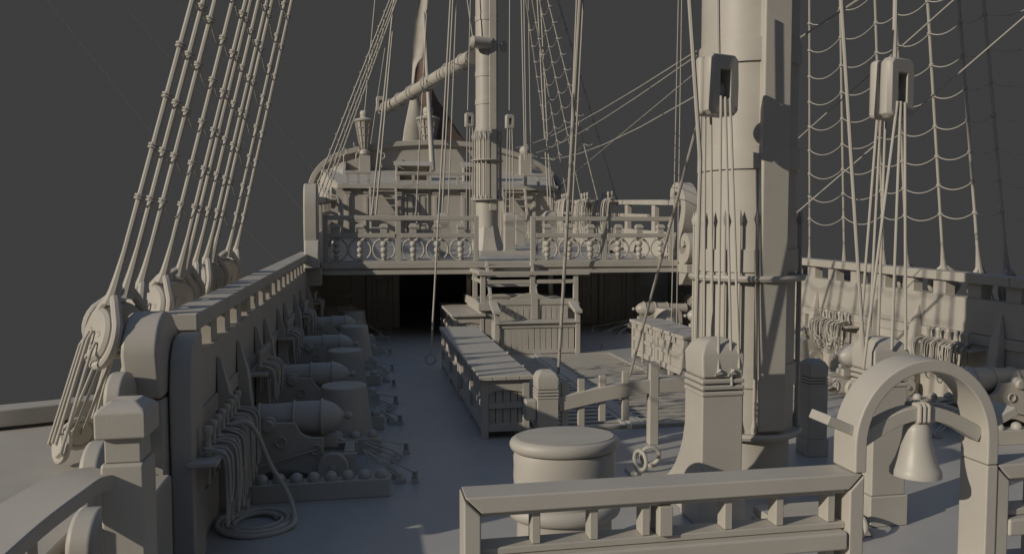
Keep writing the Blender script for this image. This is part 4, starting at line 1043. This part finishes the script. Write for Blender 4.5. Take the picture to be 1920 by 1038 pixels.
# taffrail
px = [(583, 345), (590, 328), (605, 309), (625, 295), (650, 286), (685, 278), (720, 273), (770, 269), (815, 268), (860, 270), (905, 275), (945, 284), (985, 297), (1020, 316), (1040, 333), (1052, 352)]
TP = [atY(u, v, 55) for u, v in px]; tp2 = [(p.x, p.z) for p in cr(TP, 3)]
B = thing('taffrail', 'great curved stern wall with arched rail closing the poop deck', 'stern wall', (5, 55, 6))
MB().strip(tp2, .36, 'y', 54.75, 55.35).build('arched_rail', 'timber', B, .05)
MB().prism([(p[0], p[1] - .1) for p in tp2] + [(13.6, 5.5), (-3.6, 5.5)], 'y', 55.0, 55.2).build('wall', 'timber', B)
for s, pts55, pts47, nm in ((-1, [(-3.85, 3.0), (-4.0, 5.4), (-3.82, 6.97), (-3.3, 8.0), (-2.5, 8.6), (-1.75, 9.0)], [(-2.1, 2.4), (-2.15, 4.2), (-2.1, 5.2), (-2.0, 5.8), (-1.85, 6.2), (-1.7, 6.5)], 'left'),
                            (1, [(13.85, 3.0), (14.0, 5.4), (13.8, 7.1), (13.2, 7.9), (12.6, 8.5), (11.6, 9.0)], [(11.4, 2.4), (11.6, 4.2), (11.7, 5.2), (11.7, 5.8), (11.6, 6.2), (11.5, 6.5)], 'right')):
    m = MB(); N = 8; n = len(pts55); vs = []
    for j in range(N + 1):
        t = j / N; yy = 47 + 8 * t; e = t ** 1.3
        for a, b in zip(pts47, pts55): vs.append((a[0] + (b[0] - a[0]) * e, yy, a[1] + (b[1] - a[1]) * e))
    k = len(vs); vs += [(v[0] + s * .15, v[1], v[2] + .02) for v in vs[:k]]
    fs = []
    for j in range(N):
        for i in range(n - 1):
            a = j * n + i; fs.append((a, a + 1, a + n + 1, a + n)); fs.append((k + a, k + a + n, k + a + n + 1, k + a + 1))
        fs.append((j * n + n - 1, (j + 1) * n + n - 1, k + (j + 1) * n + n - 1, k + j * n + n - 1)); fs.append((j * n, k + j * n, k + (j + 1) * n, (j + 1) * n))
    m.add([(v[0] - s * .3, v[1], v[2] - .45) for v in vs], fs); m.build('quarter_wall', 'timber', B)
# lanterns
def lantern(c, s, lab, shade=False):
    B = thing('stern_lantern', lab, 'lantern', c, 'stern lanterns'); x, y, z = c
    MB().lathe([(.3 * s, 0), (.42 * s, .1 * s), (.4 * s, .3 * s), (.25 * s, .42 * s), (.33 * s, .5 * s)], c, n=24).build('foot', 'timber', B)
    MB().lathe([(.30 * s, .5 * s), (.62 * s, 2.3 * s), (.64 * s, 2.34 * s)], c, n=12).build('glass', 'timber', B)
    m = MB()
    for k in range(12):
        a = 2 * PI * k / 12
        m.tube([(x + .32 * s * math.cos(a), y + .32 * s * math.sin(a), z + .5 * s), (x + .65 * s * math.cos(a), y + .65 * s * math.sin(a), z + 2.32 * s)], .03 * s, 5)
    for h, r in ((.9, .4), (1.4, .5), (1.9, .58)): m.ring((x, y, z + h * s), r * s, .022 * s, (0, 0, 1), 24, 5)
    m.build('cage', 'iron', B)
    MB().lathe([(.7 * s, 2.34 * s), (.74 * s, 2.42 * s), (.7 * s, 2.48 * s), (.3 * s, 2.62 * s), (.28 * s, 2.7 * s), (.31 * s, 2.75 * s), (.31 * s, 3.0 * s), (.24 * s, 3.1 * s), (0, 3.14 * s)], c, n=24).build('roof', 'timber', B)
p = atY(684, 289, 54.5); lantern((p.x, p.y, p.z - .1), .98, 'caged stern lantern at the left corner of the stern, fully sunlit')
MB_ = MB().box(p.x - .38, p.x + .38, p.y - .3, p.y + .3, 6.9, p.z - .1).build('lantern_post', 'timber', None, .03); tag(MB_, 'square post carrying the left stern lantern', 'post')
p = atY(803, 268, 56.3); lantern((p.x, p.y, p.z - 1.2), 1.2, 'stern lantern with dark hood in front of the ensign, left of centre')
p = atY(987, 290, 53); B = thing('lantern_post', 'square post with round knob on the right side of the stern', 'post', (p.x, p.y, 7))
MB().box(p.x - .42, p.x + .42, p.y, p.y + .7, 6.6, p.z).build('shaft', 'timber', B, .03); MB().ball((p.x, p.y + .35, p.z + .3), .42, 20, .9).build('knob', 'timber', B)
for i, (u, v) in enumerate([(645, 292), (668, 289), (716, 300)]):
    p = atY(u, v, 54.3); m = MB(); m.tube(cr([p + Vector(q) for q in ((0, 0, -.5), (0, 0, 0), (.2, 0, .2), (.15, 0, .45), (-.1, 0, .5), (-.15, 0, .8))], 4), .05, 6)
    tag(m.build('iron_hook', 'iron'), ['leftmost iron hook on the stern rail by the distant shrouds', 'iron hook on the stern rail just left of the lantern', 'iron hook just right of the left lantern'][i], 'hook')
# ensign staff and ensign
B = thing('ensign_staff', 'tall slightly leaning staff standing at the stern in front of the ensign', 'flagstaff', tuple(atY(811, 320, 53)))
a = atY(811, 320, 53); b = atY(797, 60, 57); d = b - a
MB().tube([a, a + d * .5, a + d * 1.6], [.2, .16, .1], 12).build('staff', 'timber', B)
B = thing('ensign', 'tall ensign hanging in folds, pale in front with shade painted brown on the folds behind', 'flag', tuple(atY(815, 275, 58)))
def cloth(rows, y, name, mt, amp, fr):
    m = MB(); N = 14; vs = []
    for ri, (v, ua, ub) in enumerate(rows):
        for k in range(N + 1):
            t = k / N; u = ua + (ub - ua) * t
            vs.append(atY(u, v, y + amp * math.sin(t * fr + ri * .25)))
    R = len(rows); n1 = len(vs); vs += [q + Vector((0, .05, 0)) for q in vs]
    fs = []
    for r in range(R - 1):
        for k in range(N):
            q = r * (N + 1) + k; fs.append((q, q + 1, q + N + 2, q + N + 1)); fs.append((n1 + q, n1 + q + N + 1, n1 + q + N + 2, n1 + q + 1))
    for r in range(R - 1):
        for k in (0, N): q = r * (N + 1) + k; fs.append((q, q + N + 1, n1 + q + N + 1, n1 + q))
    m.add(vs, fs); return m.build(name, mt, B, 0, 80)
cloth([(-60, 788, 803), (0, 783, 803), (40, 778, 800), (80, 775, 799), (108, 774, 794), (118, 773, 785), (130, 773, 780), (150, 772, 778), (165, 772, 776), (178, 770, 782), (190, 768, 788), (205, 765, 793), (240, 758, 797), (300, 750, 803)], 57.5, 'pale_fold', 'cloth', .12, 4)
cloth([(95, 785, 801), (120, 779, 801), (150, 776, 804), (170, 776, 812), (190, 776, 822), (205, 778, 834), (225, 778, 845), (250, 778, 862), (275, 778, 880), (300, 778, 890)], 58.4, 'shaded_fold', 'brown', .12, 5)  # back fold in shadow, the shade painted in as brown
# boom
a = atY(716, 207, 44); b = atY(888, 106, 33.3)
B = thing('boom', 'long round boom with hoops slanting from the distant mast out to the left', 'boom', tuple(a))
d = b - a; n = d.normalized()
MB().tube([a, a + d * .3, b], [.27, .29, .33], 20).build('spar', 'timber', B)
MB().tube([a - n * .04, a + n * .05], [.22, .27], 20).build('end_cap', 'timber', B)
for t in (.06, .12, .25, .38, .42, .55, .78, .92): MB().ring(a + d * t, .30 + .04 * t, .055, n, 24, 7).build('hoop', 'rope', B)
p = atY(714, 192, 43.5); block((p.x, p.y, p.z - .5), 1.15, 0, 'tiny pulley block hanging by the tip of the boom', 'distant pulley blocks')

# ================================================================== LIGHT
AZ = math.atan2(-.90, -.375); EL = R_(22)
S = Vector((math.sin(AZ) * math.cos(EL), math.cos(AZ) * math.cos(EL), math.sin(EL)))
sl = bpy.data.lights.new('sun', 'SUN'); sl.energy = 2.9; sl.angle = R_(0.6); sl.color = (1.0, .90, .75)
so = bpy.data.objects.new('sun', sl); COL.objects.link(so); so.rotation_euler = S.to_track_quat('Z', 'Y').to_euler(); so.location = S * 60
w = bpy.data.worlds.new('World'); sc.world = w; w.use_nodes = True; nt = w.node_tree
bg = nt.nodes['Background']
sky = nt.nodes.new('ShaderNodeTexSky'); sky.sky_type = 'NISHITA'; sky.sun_disc = False; sky.sun_elevation = EL; sky.sun_rotation = AZ
bg.inputs['Strength'].default_value = 0.1
nt.links.new(sky.outputs['Color'], bg.inputs['Color'])
bg2 = nt.nodes.new('ShaderNodeBackground'); bg2.inputs['Color'].default_value = (.0475, .0475, .048, 1); bg2.inputs['Strength'].default_value = 1
tc = nt.nodes.new('ShaderNodeTexCoord'); sx = nt.nodes.new('ShaderNodeSeparateXYZ'); mr = nt.nodes.new('ShaderNodeMapRange')
mr.interpolation_type = 'SMOOTHSTEP'; mr.inputs['From Min'].default_value = .45; mr.inputs['From Max'].default_value = .62
nt.links.new(tc.outputs['Generated'], sx.inputs[0]); nt.links.new(sx.outputs['Z'], mr.inputs['Value'])
mx = nt.nodes.new('ShaderNodeMixShader'); nt.links.new(mr.outputs['Result'], mx.inputs['Fac']); nt.links.new(bg2.outputs[0], mx.inputs[1]); nt.links.new(bg.outputs[0], mx.inputs[2])
nt.links.new(mx.outputs[0], nt.nodes['World Output'].inputs['Surface'])
sc.view_settings.view_transform = 'Standard'; sc.view_settings.look = 'None'; sc.view_settings.gamma = 1; sc.view_settings.exposure = 0
